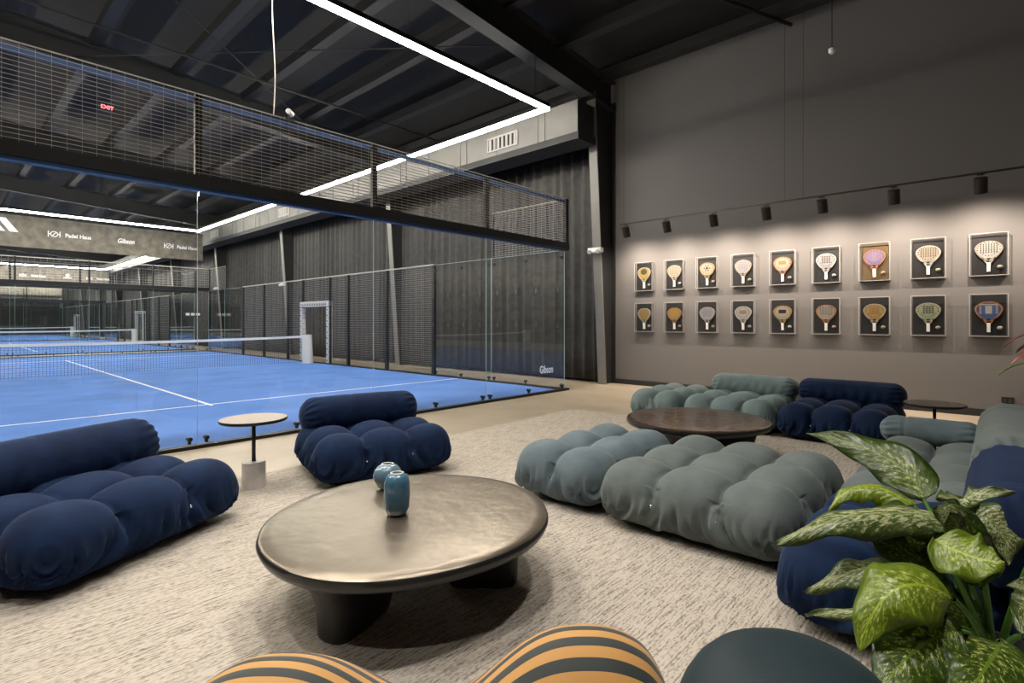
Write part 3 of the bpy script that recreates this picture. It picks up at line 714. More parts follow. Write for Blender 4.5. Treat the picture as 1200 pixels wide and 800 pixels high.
for row, (zc, specs) in enumerate(((2.20, R_UP), (1.38, R_LO))):
    for k, (face, rim, kind, dc, desc) in enumerate(specs):
        y = -.80 - .661 * k; W, H = .20, .285
        place = '%s from the column in the %s row' % (ORD[k], ('upper', 'lower')[row])
        t = thing('display_case', 'clear acrylic wall case, ' + place, 'display case', (WX, y, zc), 0, 'racket display cases')
        bk = M['backing_b'] if (row, k) in ((0, 6),) else M['backing']
        link('backing_panel', MB().box((-.012, -W + .02, -H + .02), (0, W - .02, H - .01)).mesh('backing_panel', bk), t)
        if 'c' not in case_m:
            g = MB(); D = .075
            g.box((-D, -W, -H), (-D + .003, W, H))
            case_m['c'] = g.mesh('acrylic_front', M['acrylic'])
            e = MB()
            for s in (-1, 1):
                e.box((-D, s * W - .004, -H), (0, s * W + .004, H)); 
            e.box((-D, -W, H - .004), (0, W, H + .004))
            case_m['s'] = e.mesh('acrylic_sides', M['acrylic'])
            e = MB(); q = .0045
            for s in (-1, 1):
                e.box((-D - .002, s * W - q, -H), (-D + .004, s * W + q, H)).box((-.006, s * W - q, -H), (0, s * W + q, H))
                e.box((-D - .002, -W, s * H - q), (-D + .004, W, s * H + q))
            e.box((-D, -W, -H - .006), (0, W, -H + .004))
            case_m['e'] = e.mesh('acrylic_rim', M['acrylic_edge'])
        link('acrylic_front', case_m['c'], t); link('acrylic_sides', case_m['s'], t); link('acrylic_rim', case_m['e'], t)
        # the racket
        r = thing('padel_racket', desc + ' racket, ' + place, 'racket', (WX - .014, y, zc + .08), 0, 'rackets in wall cases')
        X1 = -.030
        link('rim', MB().prism(tear(1, 0), 0, X1, -.002).mesh('rim', cm_(rim)), r)
        link('face', MB().prism(tear(.86, .0), 0, X1 - .002, X1).mesh('face', cm_(face)), r)
        g = MB(); xa, xb = X1 - .004, X1 - .002
        if kind == 'disc':
            g.prism([(.075 * math.cos(a * PI / 10), .015 + .06 * math.sin(a * PI / 10)) for a in range(20)], 0, xa, xb)
        elif kind == 'star':
            for m_ in range(6):
                a = m_ * PI / 3; g.prism([(.05 * math.cos(a) + .015 * math.cos(a + b * PI / 4), .05 * math.sin(a) + .012 * math.sin(a + b * PI / 4)) for b in range(8)], 0, xa, xb)
            g.prism([(.025 * math.cos(a * PI / 6), .025 * math.sin(a * PI / 6)) for a in range(12)], 0, xa, xb)
        elif kind == 'bar':
            g.box((xa, -.06, -.025), (xb, .06, .035))
        elif kind == 'grid':
            for a in range(4):
                for b in range(4): g.box((xa, -.065 + a * .034, -.05 + b * .03), (xb, -.065 + a * .034 + .024, -.05 + b * .03 + .02))
        elif kind == 'stripes':
            for a in range(7):
                for b in range(5): g.box((xa, -.092 + a * .028, -.06 + b * .027), (xb, -.092 + a * .028 + .012, -.06 + b * .027 + .02))
        elif kind == 'eight':
            for zz in (-.03, .03):
                for a in range(12):
                    p0, p1 = a * PI / 6, (a + 1) * PI / 6
                    g.prism([(.03 * math.cos(p0), zz + .03 * math.sin(p0)), (.03 * math.cos(p1), zz + .03 * math.sin(p1)), (.018 * math.cos(p1), zz + .018 * math.sin(p1)), (.018 * math.cos(p0), zz + .018 * math.sin(p0))], 0, xa, xb)
        elif kind == 'frame':
            for s in (-1, 1):
                for b in range(6): g.box((xa, s * .085 - .011, -.06 + b * .022), (xb, s * .085 + .011, -.06 + b * .022 + .014))
            g.box((xa, -.035, -.06), (xb, .035, .045)).box((xa, -.09, .055), (xb, .09, .07))
        else:
            for a in range(-4, 5):
                for b in range(-3, 4):
                    if a * a / 13 + b * b / 6 < 1: g.prism([(a * .026 + .008 * math.cos(c * PI / 3), b * .028 + .008 * math.sin(c * PI / 3)) for c in range(6)], 0, xa, xb)
        o = link('face_pattern', g.mesh('face_pattern', cm_(tuple(v * (.35 if max(dc) < .5 else .8) for v in dc))), r); o['kind'] = 'stuff'
        g = MB()
        for m_ in range(18):
            a = 2 * PI * m_ / 18; g.prism([(.118 * math.sin(a) * (.8 if math.cos(a) < -.3 else 1) + .0075 * math.cos(c * PI / 3), .086 * math.cos(a) * (1.15 if math.cos(a) < 0 else 1) + .0075 * math.sin(c * PI / 3)) for c in range(6)], 0, X1 - .0032, X1 - .0015)
        g.prism([(-.03, -.128), (.03, -.128), (0, -.158)], 0, X1 - .0032, X1 - .0015)
        o = link('hole_ring', g.mesh('hole_ring', cm_(dk)), r); o['kind'] = 'stuff'
        for s in (-1, 1):
            MB().prism([(s * .055, -.125), (s * .075, -.115), (s * .022, -.205), (s * .004, -.2)], 0, X1, -.004).ob('throat', cm_(rim), r)
        link('handle', MB().box((X1 - .004, -.019, -.31), (-.002, .019, -.185)).mesh('handle', M['white']), r)
        bl = MB().lathe([(.001, -.026), (.018, -.02), (.026, 0), (.018, .02), (.001, .026)], 14).ob('padel_ball', cm_([cream, white_, (.7, .45, .35), mint][(k + row) % 4]), None, True, loc=(WX - .04, y - .115, zc - .17))
        bl.scale = (1, 1.25, .9)
        tag(bl, 'small ball resting in the wall case, ' + place, 'ball', 'balls in wall cases')

# ------------------------------------------------------------------ rug
rg = MB().box((-11.5, -9.3, .0), (-1.64, -1.5, .014)).ob('area_rug', M['rug'])
tag(rg, 'large pale beige woven rug with dark flecked lines under the seating', 'rug')
RZ = .014

# ------------------------------------------------------------------ tufted seating
def pillow_mesh(name, L, W, H, nx, ny, mat, rxy=.16, A=.10, seed=0, res=84, crease=.016, sag=0, dome=.02, sidecut=1.0, endcrease=False):
    hx, hy, hz = L / 2, W / 2, H / 2
    nX = max(8, int(res * L / 1.2)); nY = max(8, int(res * W / 1.2)); nZ = max(8, int(res * H / 1.0))
    P = []; F = []; idx = {}
    gx = np.linspace(-1, 1, nX + 1); gy = np.linspace(-1, 1, nY + 1); gz = np.linspace(-1, 1, nZ + 1)
    def vid(i, j, k):
        key = (i, j, k)
        if key not in idx: idx[key] = len(P); P.append((gx[i], gy[j], gz[k]))
        return idx[key]
    for k, fl_ in ((0, 1), (nZ, 0)):
        for i in range(nX):
            for j in range(nY):
                q = (vid(i, j, k), vid(i + 1, j, k), vid(i + 1, j + 1, k), vid(i, j + 1, k)); F.append(q[::-1] if fl_ else q)
    for j, fl_ in ((0, 0), (nY, 1)):
        for i in range(nX):
            for k in range(nZ):
                q = (vid(i, j, k), vid(i + 1, j, k), vid(i + 1, j, k + 1), vid(i, j, k + 1)); F.append(q[::-1] if fl_ else q)
    for i, fl_ in ((0, 1), (nX, 0)):
        for j in range(nY):
            for k in range(nZ):
                q = (vid(i, j, k), vid(i, j + 1, k), vid(i, j + 1, k + 1), vid(i, j, k + 1)); F.append(q[::-1] if fl_ else q)
    p = np.array(P) * np.array([hx, hy, hz])
    r = np.array([rxy, rxy, hz * .96]); core = np.array([hx, hy, hz]) - r
    q = np.clip(p, -core, core); d = (p - q) / r
    ln = np.linalg.norm(d, axis=1, keepdims=True); ln[ln == 0] = 1; dn = d / ln
    pos = q + dn * r
    nrm = dn / r; nrm /= np.linalg.norm(nrm, axis=1, keepdims=True)
    rs = np.random.RandomState(seed)
    def groove(x, half, n, bow):
        if n < 2: return np.zeros(len(x)), np.ones(len(x)) * 9
        cell = 2 * half / n
        bd = [-half + cell * k for k in range(1, n)]
        ds = np.min([np.abs(x + bow * (.006) - b) for b in bd], axis=0)
        t = np.clip(ds / (cell / 2), 0, 1)
        return 1 - np.sqrt(np.clip(1 - (1 - t) ** 2, 0, 1)), ds
    wob = np.sin(pos[:, 1] * 7 + seed); wob2 = np.sin(pos[:, 0] * 6 + seed * 2)
    g1, d1 = groove(pos[:, 0], hx, nx, wob); g2, d2 = groove(pos[:, 1], hy, ny, wob2)
    up = np.clip(nrm[:, 2] + .25, 0, 1); zrel = (pos[:, 2] / hz)
    side = np.sqrt(np.clip(1 - nrm[:, 2] ** 2, 0, 1))
    low = np.clip((zrel + .75) / .9, 0, 1) * sidecut + (1 - sidecut)
    a1 = A * g1 * low * np.clip(np.abs(nrm[:, 1]) + np.abs(nrm[:, 2]), 0, 1)
    a2 = A * g2 * low * np.clip(np.abs(nrm[:, 0]) + np.abs(nrm[:, 2]), 0, 1)
    disp = -(a1 + a2)
    disp = np.where(zrel < -.8, disp * .3, disp)
    # pleats gathered on the sides
    s = pos[:, 0] * np.abs(nrm[:, 1]) + pos[:, 1] * np.abs(nrm[:, 0])
    cr = np.zeros(len(s))
    for f_ in (38, 61, 97, 131):
        cr += np.sin(f_ * s + rs.uniform(0, 6) + 2.5 * np.sin(4 * pos[:, 2] + f_) + 1.5 * np.sin(7 * s)) / (f_ / 38) ** .5
    msk = side * (np.exp(-((zrel + .45) / .45) ** 2) + .7 * np.exp(-(np.minimum(d1, d2) / .05) ** 2) * (zrel < .6))
    disp = disp + crease * cr * msk
    if endcrease:
        e = np.exp(-((np.abs(pos[:, 0]) - hx + .07) / .07) ** 2); ang = np.arctan2(pos[:, 2], pos[:, 1])
        disp = disp + .006 * np.sin(ang * 17 + pos[:, 0] * 20) * e
        disp = disp + .004 * np.sin(pos[:, 0] * 55 + 2 * np.sin(pos[:, 2] * 15 + seed)) * np.exp(-((zrel + .3) / .6) ** 2)
        for b in rs.uniform(-.25, .3, 1): disp = disp - .010 * np.exp(-((pos[:, 0] - b * L) / .008) ** 2)
    pos = pos + nrm * disp[:, None]
    pos[:, 2] += dome * (1 - (pos[:, 0] / hx) ** 2) * (1 - (pos[:, 1] / hy) ** 2) * np.clip(zrel, 0, 1)
    if sag: pos[:, 2] -= sag * (pos[:, 0] / hx) ** 2
    pos[:, 2] += hz
    me = bpy.data.meshes.new(name); me.from_pydata(pos.tolist(), [], F); me.materials.append(mat)
    me.polygons.foreach_set('use_smooth', [True] * len(me.polygons)); return me
def buttons(parent, L, W, H, nx, ny, seed=0):
    bm_ = MB().lathe([(.012, 0), (.012, .004), (.006, .008), (.001, .009)], 10).tube((0, 0, 0), (0, 0, -.03), .003, 5).mesh('tuft_hook', M['chrome'], True)
    for i in range(1, nx):
        x = -L / 2 + L * i / nx
        link('tuft_hook', bm_, parent, (x, -W / 2 + .045, H * .47), (PI / 2, 0, 0))
    for i in range(1, ny):
        y = -W / 2 + W * i / ny
        link('tuft_hook', bm_, parent, (-L / 2 + .045, y, H * .47), (PI / 2, 0, -PI / 2))
def module(name, label, cat, cx, cy, rot, L, W, nx, ny, mat, H=.39, back=None, seed=1, z0=RZ, rxy=.17, A=.10):
    t = thing(name, label, cat, (cx, cy, z0), math.radians(rot))
    bevel(MB().box((-L / 2 + .16, -W / 2 + .16, 0), (L / 2 - .16, W / 2 - .16, .045)).ob('plinth', M['black'], t), .01)
    link('seat_cushion', pillow_mesh('seat_cushion', L, W, H - .02, nx, ny, mat, seed=seed, rxy=rxy, A=A), t, (0, 0, .02))
    buttons(t, L, W, H, nx, ny)
    if back:
        for (bl, bh, bt, bx_, by_, bz, rz_, tilt, bm) in back:
            link('backrest', pillow_mesh('backrest', bl, bt, bh, 1, 1, bm, rxy=min(.14, bt * .48), A=0, seed=seed + 5, crease=.002, dome=.01, endcrease=True, res=64), t, (bx_, by_, bz), (tilt, 0, rz_))
    return t
def BR(L, W, mat, h=.30, th=.34, z=.33, inset=.17): return [(L - .02, h, th, 0, W / 2 - inset, z, 0, -.12, mat)]
module('ottoman', 'blue grey tufted velvet ottoman, smaller of the two in the middle of the rug', 'ottoman', -4.38, -3.84, 0, 1.22, .76, 3, 2, M['teal_grey'], seed=2)
module('ottoman', 'large grey green tufted velvet ottoman with three by three cushions', 'ottoman', -4.36, -4.83, 0, 1.32, 1.18, 3, 3, M['grey_green'], seed=3)
module('ottoman', 'pale blue tufted ottoman at the far end by the racket wall', 'ottoman', -1.10, -2.79, 0, 1.2, .74, 3, 2, M['pale_blue'], seed=4, z0=0)
module('sofa_module', 'pale blue tufted seat with bolster back below the racket wall', 'sofa', -1.10, -3.74, -90, 1.10, 1.2, 3, 3, M['pale_blue'], back=BR(1.12, 1.2, M['pale_blue'], .28, .34, .30), seed=5, z0=0)
module('sofa_module', 'navy velvet seat with bolster back between pale blue seat and small dark side table', 'sofa', -1.10, -4.86, -90, 1.10, 1.2, 3, 3, M['navy'], back=BR(1.14, 1.2, M['navy'], .28, .34, .31), seed=6, z0=0)
gs = module('sofa_module', 'grey corner seat with many tufts and two grey bolsters at the right', 'sofa', -3.52, -6.02, 180, 1.66, 1.12, 4, 3, M['grey_green'],
       back=[(1.62, .34, .36, 0, .22, .36, 0, -.1, M['grey_green'])], seed=7)
link('low_backrest', pillow_mesh('low_backrest', .66, .28, .19, 1, 1, M['teal_grey'], rxy=.1, A=0, seed=12, crease=.002, dome=.01, endcrease=True), gs, (-.90, -.24, .31), (0, 0, PI / 2))
module('sofa_module', 'navy velvet tufted seat with bolster back behind the leafy plant', 'sofa', -4.92, -6.02, 180, 1.08, 1.12, 3, 3, M['navy'], back=[(1.1, .34, .36, 0, .22, .36, 0, -.1, M['navy'])], seed=8)
module('lounge_chair', 'navy velvet tufted lounge chair with bolster back against the glass wall', 'armchair', -5.24, -2.04, -14, 1.12, 1.02, 3, 3, M['navy'], back=BR(1.08, 1.02, M['navy'], .32, .33, .28), seed=9)
module('sofa_module', 'navy velvet tufted sofa with bolster back cut by the left edge', 'sofa', -7.17, -2.26, 29.7, 1.22, 1.05, 3, 3, M['navy'], back=[(1.24, .34, .34, .08, 1.05 / 2 - .17, .26, 0, -.12, M['navy'])], seed=10)

# ------------------------------------------------------------------ coffee tables
def coffee_table(name, label, x, y, z, r, rot, mat, topt=.07):
    t = thing(name, label, 'table', (x, y, RZ), rot)
    g = MB(); h = z - RZ; n = 72
    prof = [(r * .80, h - topt), (r * .93, h - topt * .98), (r * .985, h - topt * .75), (r, h - topt * .45), (r * .99, h - topt * .15), (r * .965, h - .004), (r * .90, h), (r * .5, h), (.02, h)]
    i = 0
    for rr, zz in prof:
        for k in range(n):
            a = 2 * PI * k / n; f = 1 + .012 * math.sin(3 * a + 1) + .006 * math.sin(5 * a)
            g.v.append((rr * f * math.cos(a), rr * f * math.sin(a), zz))
    for j in range(len(prof) - 1):
        for k in range(n): g.f.append((j * n + k, j * n + (k + 1) % n, (j + 1) * n + (k + 1) % n, (j + 1) * n + k))
    g.f.append(tuple(range(n))[::-1]); g.f.append(tuple((len(prof) - 1) * n + k for k in range(n)))
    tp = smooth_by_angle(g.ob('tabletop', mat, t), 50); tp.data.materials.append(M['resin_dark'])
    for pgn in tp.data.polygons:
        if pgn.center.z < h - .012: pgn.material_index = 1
    for k in range(3):
        a = 2 * PI * k / 3
        # blade-like leg running in from the rim, flaring to the top
        L = MB(); ca, sa = math.cos(a), math.sin(a)
        rows = [(0, .30, .76, .075), (.015, .28, .775, .085), (.06, .25, .78, .088), (.14, .19, .79, .09), (.20, .12, .82, .105), (h - topt, .02, .90, .16)]
        m_ = 28
        for zz, r0, r1, th in rows:
            r0 *= r; r1 *= r; cx = (r0 + r1) / 2; hl = (r1 - r0) / 2
            for q in range(m_):
                b = 2 * PI * q / m_; e = .55
                px = cx + hl * math.copysign(abs(math.cos(b)) ** e, math.cos(b)); py = th * math.copysign(abs(math.sin(b)) ** e, math.sin(b)) * (1 if px > cx else .8)
                L.v.append((px * ca - py * sa, px * sa + py * ca, zz))
        for j in range(len(rows) - 1):
            for q in range(m_): L.f.append((j * m_ + q, j * m_ + (q + 1) % m_, (j + 1) * m_ + (q + 1) % m_, (j + 1) * m_ + q))
        L.f.append(tuple(range(m_))[::-1]); L.f.append(tuple((len(rows) - 1) * m_ + q for q in range(m_)))
        smooth_by_angle(L.ob('leg', M['resin_dark'], t), 60)
    return t
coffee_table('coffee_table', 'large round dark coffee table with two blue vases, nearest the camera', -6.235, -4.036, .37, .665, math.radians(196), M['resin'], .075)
coffee_table('coffee_table', 'round dark brown coffee table between ottomans and far sofas', -2.97, -4.0, .37, .67, math.radians(185), M['resin_far'], .07)

def vase(x, y, z, prof, mat, label, neck):
    t = thing('vase', label, 'vase', (x, y, z))
    MB().lathe(prof, 40).ob('vase_body', mat, t, True)
    h = prof[-1][1]
    MB().lathe([(neck + .006, h - .002), (neck + .007, h + .003), (neck + .001, h + .005), (neck - .001, h - .001)], 28).ob('rim', M['vase_rim'], t, True)
    MB().lathe([(neck - .002, h + .0005), (neck - .0025, h + .003)], 24).ob('opening', M['vase_in'], t)
sc_ = lambda P, k: [(r * k, z * k) for r, z in P]
vase(-6.30, -4.02, .372, sc_([(.030, 0), (.040, .006), (.049, .03), (.052, .08), (.050, .13), (.043, .155), (.027, .165)], 1.18), M['vase_b'], 'taller cylindrical glossy blue vase on the near coffee table', .025)
vase(-6.11, -3.64, .372, sc_([(.028, 0), (.045, .012), (.064, .045), (.067, .065), (.060, .09), (.044, .108), (.030, .114)], 1.15), M['vase_a'], 'squat rounded pale blue vase behind the taller one', .027)

# ------------------------------------------------------------------ side tables
def side_table(x, y, z0, h, r, top, base, label, bh=.2, br=.083):
    t = thing('side_table', label, 'side table', (x, y, z0))
    MB().lathe([(r * .97, h - .022), (r, h - .014), (r, h - .004), (r * .99, h)], 56).ob('tabletop', M['black'], t)
    MB().lathe([(r * .985, h + .0005), (r * .985, h + .002)], 56).ob('top_inlay', top, t)
    MB().tube((0, 0, bh), (0, 0, h - .02), .014, 16).ob('pole', M['rail_grey'], t, True)
    smooth_by_angle(MB().lathe([(br, 0), (br, bh - .004), (br - .004, bh)], 36).ob('base', base, t))
side_table(-6.14, -1.84, RZ, .53, .235, M['sidetop'], M['marble'], 'small round side table on a marble cylinder base beside navy sofas')
side_table(-1.42, -5.72, 0, .5, .25, M['darktop'], M['pot'], 'small round dark side table by the racket wall at the right', .04, .14)

# ------------------------------------------------------------------ striped chair and dark teal chair (foreground)
def shell_back(name, path, topf, z0, th, mat, parent, stripe=None, nu=96, nv=26):
    # closed padded sheet: follows 'path' in plan, its upper edge rises and dips with topf(u)
    g = MB(); uvs = []
    rings = []
    for i in range(nu + 1):
        u = i / nu; p, nrm_ = path(u); zt = topf(u); ring = []
        for j in range(nv):
            a = j / nv * 2 * PI
            # cross section: tall rounded slab
            hh = (zt - z0) / 2; yy = math.copysign(abs(math.cos(a)) ** .7, math.cos(a)) * th; zz = z0 + hh + hh * math.copysign(abs(math.sin(a)) ** .8, math.sin(a))
            ring.append((p[0] + nrm_[0] * yy, p[1] + nrm_[1] * yy, zz))
            uvs.append((u, (zt - zz)))
        g.v += ring
    for i in range(nu):
        for j in range(nv): g.f.append((i * nv + j, (i + 1) * nv + j, (i + 1) * nv + (j + 1) % nv, i * nv + (j + 1) % nv))
    g.f.append(tuple(range(nv))); g.f.append(tuple(nu * nv + j for j in range(nv))[::-1])
    o = g.ob(name, mat, parent, True)
    return o
def striped_chair():
    t = thing('striped_chair', 'curved chair with humped back in yellow and black green stripes at the bottom', 'chair', (-7.00, -5.55, RZ))
    # a thick upholstered blanket: grid surface with two humps and a saddle between; stripes follow its contour lines
    NX_, NY_ = 120, 60; g = MB(); uv = []
    F_ = Vector((math.sin(YAW), math.cos(YAW))); R_ = Vector((math.cos(YAW), -math.sin(YAW)))
    def hgt(s, q):                        # s along the back, q front to back
        a = .295 * math.exp(-abs((s - .08) / .255) ** 2.5) + .235 * math.exp(-abs((s + .50) / .25) ** 2.5)
        b = math.exp(-(q / .24) ** 2)
        return .385 + a * b + .02 * b
    for i in range(NX_ + 1):
        s = -.80 + 1.05 * i / NX_
        for j in range(NY_ + 1):
            q = -.46 + .66 * j / NY_
            z = hgt(s, q)
            e = min(1, min(i, NX_ - i) / 8) ; e2 = min(1, min(j, NY_ - j) / 8)
            z -= .1 * (1 - math.sqrt(1 - (1 - e) ** 2)) + .1 * (1 - math.sqrt(1 - (1 - e2) ** 2))
            p = R_ * s + F_ * q
            g.v.append((p.x, p.y, z)); uv.append((s, q / .040 + .10 * hgt(s, q) / .055))
    n0 = len(g.v)
    for i in range(NX_ + 1):
        s = -.80 + 1.05 * i / NX_
        for j in range(NY_ + 1):
            q = -.46 + .66 * j / NY_; p = R_ * s * .95 + F_ * (q * .95); g.v.append((p.x, p.y, .20)); uv.append((s, .2 / .055))
    W_ = NY_ + 1
    for i in range(NX_):
        for j in range(NY_):
            a = i * W_ + j; g.f.append((a, a + 1, a + 1 + W_, a + W_)); g.f.append((n0 + a, n0 + a + W_, n0 + a + 1 + W_, n0 + a + 1))
    for i in range(NX_):
        for j in (0, NY_): a = i * W_ + j; g.f.append((a, a + W_, n0 + a + W_, n0 + a))
    for j in range(NY_):
        for i in (0, NX_): a = i * W_ + j; g.f.append((a, a + 1, n0 + a + 1, n0 + a))
    me = g.mesh('upholstered_back', M['stripe'], True)
    ul = me.uv_layers.new(name='UVMap')
    vi = np.zeros(len(me.loops), int); me.loops.foreach_get('vertex_index', vi)
    ul.data.foreach_set('uv', np.array(uv)[vi].astype('f').ravel())
    link('upholstered_back', me, t)
    for s, q in ((-.5, -.3), (.4, -.3), (-.5, .12), (.4, .12)):
        p = R_ * s + F_ * q; MB().tube((p.x, p.y, 0), (p.x, p.y, .22), .02, 12).ob('leg', M['black'], t, True)
striped_chair()
def teal_chair():
    t = thing('teal_chair', 'rounded dark teal upholstered chair at the bottom right beside the plant', 'chair', (CAM.x + .7552 * 1.02 + .6554 * .485, CAM.y + .6554 * 1.02 - .7552 * .485, RZ))
    prof = []
    for k in range(15):
        a = -PI / 2 * .75 + (PI / 2 * 1.75) * k / 14
        prof.append((max(.002, .235 * max(0, math.cos(a)) ** .62), .405 + .215 * math.sin(a)))
    o = MB().lathe(prof, 56).ob('upholstered_shell', M['sage'], t, True)
    MB().lathe([(.16, 0), (.17, .02), (.14, .2), (.13, .25)], 32).ob('base', M['pot'], t, True)
teal_chair()

# ------------------------------------------------------------------ leafy plant
pl = thing('potted_plant', 'large leafy plant with cream flecked green leaves at the lower right', 'plant', (-5.74, -6.18, RZ))
smooth_by_angle(MB().lathe([(.13, 0), (.16, .02), (.19, .26), (.195, .30), (.18, .30), (.17, .27)], 36).ob('pot', M['pot'], pl))
MB().lathe([(.17, .262), (.12, .275), (.01, .28)], 24).ob('soil', M['soil'], pl, True)
def cam_pt(u, v, d):      # plan position of a leaf point, measured from the survey of the plant
    F3 = Vector((math.sin(YAW), math.cos(YAW), 0)); R3 = Vector((math.cos(YAW), -math.sin(YAW), 0))
    return CAM + (F3 + R3 * ((u - 637.15) / 613.86) + Vector((0, 0, 1)) * ((377.15 - v) / 613.86)) * d
def leaf(pts, wd, upv, mat, fold=.25, wave=.012, seed=0, droop=0):
    # pts: base, mid, tip (world) ; upv: approx normal ; wd: full width
    A_, B_, C_ = [Vector(p) for p in pts]; NU, NV = 26, 10; g = MB(); uv = []
    base = pl.location; upv = Vector(upv).normalized()
    ctrl = B_ * 2 - (A_ + C_) / 2
    for i in range(NU + 1):
        t = i / NU; p = A_ * (1 - t) ** 2 + ctrl * 2 * t * (1 - t) + C_ * t * t
        d = ((ctrl - A_) * (1 - t) + (C_ - ctrl) * t).normalized()
        s = d.cross(upv).normalized(); n = s.cross(d).normalized()
        ww = wd / 2 * (math.sin(PI * min(1, t ** .72)) ** .75 * (1 - .25 * t) + .002) if 0 < t < 1 else .001
        for j in range(NV + 1):
            v = -1 + 2 * j / NV
            wv = wave * math.sin(t * 17 + seed + (1.3 if v > 0 else 0)) * abs(v) ** 2
            q = p + s * (v * ww) + n * (abs(v) * ww * fold - droop * v * v * ww + wv)
            g.v.append(tuple(q - base)); uv.append((t, (v + 1) / 2))
    W_ = NV + 1
    for i in range(NU):
        for j in range(NV): a = i * W_ + j; g.f.append((a, a + 1, a + 1 + W_, a + W_))
    me = g.mesh('leaf', mat, True, False)
    ul = me.uv_layers.new(name='UVMap'); vi = np.zeros(len(me.loops), int); me.loops.foreach_get('vertex_index', vi)
    ul.data.foreach_set('uv', np.array(uv)[vi].astype('f').ravel())
    o = link('leaf', me, pl); m = o.modifiers.new('t', 'SOLIDIFY'); m.thickness = .0015; return o
def stalk(p, q, r=.009):
    root = Vector((-5.74, -6.18, .285)); p = Vector(p); q = Vector(q) if q else None
    g = MB(); prev = root - pl.location; K = 10
    mid = root.lerp(p, .45) + Vector((0, 0, .06))
    for k in range(1, K + 1):
        t = k / K; x = root * (1 - t) ** 2 + mid * 2 * t * (1 - t) + p * t * t
        x = x - pl.location; g.tube(prev, x, r * (1.25 - .6 * t), 8, r * (1.25 - .6 * (t + .1)), cap=False); prev = x
    g.ob('stalk', M['stem'], pl, True)
UPV = (0, 0, 1)
# (base uv d, mid uv d, tip uv d, width, normal, material, fold, droop)
TOC = (CAM - Vector((-5.9, -6.2, .6))).normalized()
LV = [
 ((1128, 660, 1.62), (1075, 628, 1.66), (1005, 630, 1.7), .20, TOC + Vector((0, 0, .6)), 'leaf1', .15, .2),
 ((1105, 655, 1.55), (1120, 618, 1.5), (1092, 596, 1.5), .16, TOC + Vector((0, 0, .4)), 'leaf2', .15, .2),
 ((1150, 690, 1.5), (1135, 640, 1.45), (1110, 600, 1.45), .15, TOC + Vector((.2, 0, .4)), 'leaf1', .15, .2),
 ((1083, 585, 1.75), (1035, 535, 1.95), (945, 507, 2.15), .19, TOC + Vector((0, 0, .6)), 'leaf1', .15, .2),
 ((1072, 592, 1.75), (1010, 570, 1.85), (970, 600, 1.85), .12, TOC * .4 + Vector((0, 0, 1)), 'leaf3', .1, .7),
 ((1140, 612, 1.55), (1010, 603, 1.55), (908, 640, 1.55), .15, TOC * .6 + Vector((0, 0, 1)), 'leaf2', .1, .6),
 ((1120, 640, 1.6), (1060, 602, 1.62), (990, 610, 1.7), .17, TOC * .5 + Vector((0, 0, 1)), 'leaf1', .1, .3),
 ((1136, 590, 1.7), (1130, 583, 1.6), (1190, 575, 1.5), .10, TOC * .9 + Vector((0, 0, .5)), 'leaf2', .2, .3),
 ((1136, 592, 1.7), (1120, 584, 1.62), (1098, 582, 1.55), .09, TOC * .9 + Vector((0, 0, .5)), 'leaf2', .2, .3),
 ((1142, 602, 1.75), (1172, 620, 1.7), (1180, 662, 1.65), .17, TOC + Vector((.2, -.5, .3)), 'leaf2', .2, .2),
 ((1120, 690, 1.6), (1060, 650, 1.55), (1010, 620, 1.55), .16, TOC + Vector((0, 0, .8)), 'leaf1', .2, .2),
 ((1095, 632, 1.4), (1140, 652, 1.32), (1178, 658, 1.28), .17, TOC * .8 + Vector((0, 0, .8)), 'leaf3', .15, .2),
 ((1095, 700, 1.5), (1020, 668, 1.5), (945, 695, 1.55), .16, TOC * .6 + Vector((0, 0, 1)), 'leaf2', .1, .4),
 ((1125, 735, 1.4), (1050, 715, 1.4), (945, 722, 1.5), .09, TOC * .5 + Vector((0, 0, 1)), 'leaf2', .1, .3),
 ((1118, 702, 1.25), (1050, 690, 1.22), (1005, 765, 1.2), .19, TOC + Vector((0, 0, .7)), 'leaf3', .1, .5),
 ((1125, 740, 1.2), (1075, 760, 1.18), (1030, 815, 1.1), .21, TOC + Vector((0, 0, .5)), 'leaf1', .15, .3),
 ((1172, 752, 1.25), (1160, 775, 1.15), (1120, 830, 1.05), .22, TOC + Vector((0, 0, .5)), 'leaf1', .15, .3),
 ((1160, 740, 1.5), (1110, 705, 1.5), (1060, 665, 1.5), .13, TOC + Vector((.1, 0, .7)), 'leaf1', .25, .1),
 ((1200, 745, 1.2), (1215, 700, 1.3), (1180, 685, 1.35), .11, TOC + Vector((0, 0, .5)), 'leaf2', .2, .3),
 ((1100, 690, 1.7), (1085, 668, 1.7), (1050, 655, 1.7), .08, TOC + Vector((0, 0, .7)), 'leaf3', .2, .2),
]
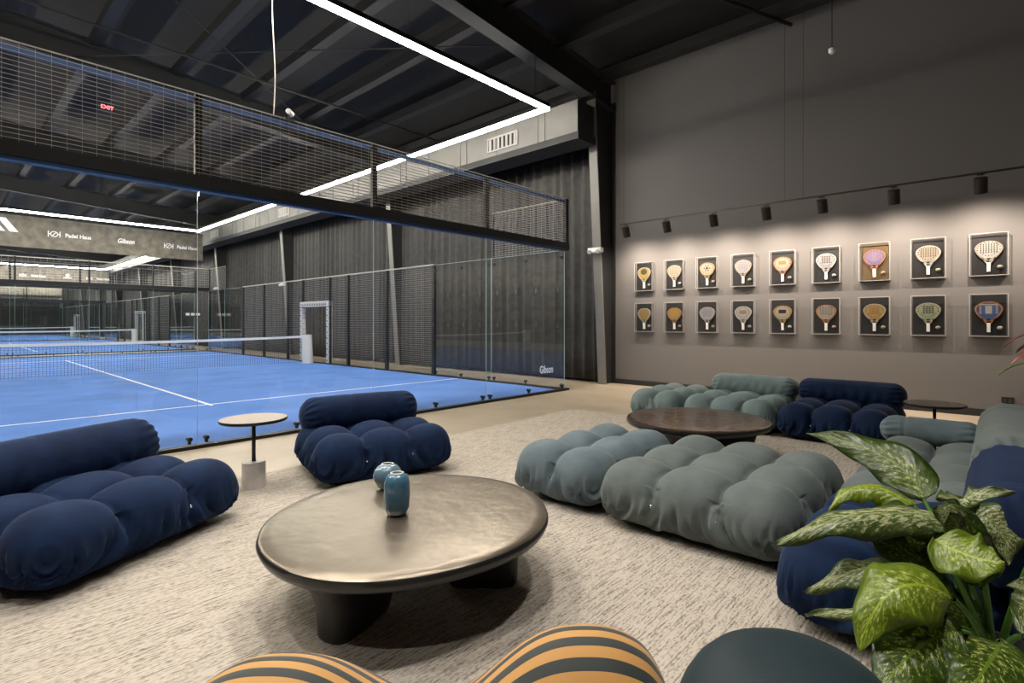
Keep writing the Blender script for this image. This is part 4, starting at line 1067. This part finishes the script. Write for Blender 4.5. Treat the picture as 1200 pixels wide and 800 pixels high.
for k, (a, b, c, wd, up, mt, fo, dr) in enumerate(LV):
    A_, B_, C_ = cam_pt(*a), cam_pt(*b), cam_pt(*c)
    leaf((A_, B_, C_), wd, up, M[mt], fo, .012, k * 1.7, dr)
    stalk(A_, None)
stalk(cam_pt(1215, 640, 1.3), None)

# red-leaved plant at the right edge, standing on a low plinth behind the sofa
rp = thing('red_leaf_plant', 'plant with glossy dark red leaves at the right edge by the racket wall', 'plant', (1.02, -6.68, 0))
smooth_by_angle(MB().lathe([(.15, 0), (.19, .03), (.2, .5), (.18, .5)], 28).ob('pot', M['pot'], rp))
MB().lathe([(.18, .47), (.01, .49)], 20).ob('soil', M['soil'], rp)
def red_leaf(z, ang, ln, drop, mt='redleaf'):
    NU, NV = 10, 4; g = MB()
    for i in range(NU + 1):
        t = i / NU; r = .03 + ln * t; zz = z + .08 * math.sin(PI * t * .8) - drop * t * t; ww = .055 * math.sin(PI * min(1, t * .92 + .06)) ** .8
        for j in range(NV + 1):
            v = -1 + 2 * j / NV; g.v.append((r * math.cos(ang) - v * ww * math.sin(ang), r * math.sin(ang) + v * ww * math.cos(ang), zz + abs(v) * .015))
    for i in range(NU):
        for j in range(NV): a = i * (NV + 1) + j; g.f.append((a, a + 1, a + NV + 2, a + NV + 1))
    o = g.ob('leaf', M[mt], rp, True, fix=False); m = o.modifiers.new('t', 'SOLIDIFY'); m.thickness = .002
for k in range(16):
    red_leaf(.60 + .045 * k, k * 2.4 + .4, .50 - .008 * k, .12 + .02 * (k % 4), 'redleaf' if k % 7 != 3 else 'stem')
MB().tube((0, 0, .48), (.01, .01, 1.4), .014, 8).ob('stalk', M['stem'], rp, True)
# floor box / wall outlet by the baseboard
ot = thing('wall_outlet', 'small black outlet plate low on the racket wall near the right edge', 'outlet', (WX, -6.28, .24))
MB().box((-.012, -.06, -.045), (0, .06, .045)).ob('plate', M['black'], ot)
MB().box((-.016, -.045, -.028), (-.012, -.008, .028)).box((-.016, .008, -.028), (-.012, .045, .028)).ob('socket_insert', M['rail_grey'], ot)
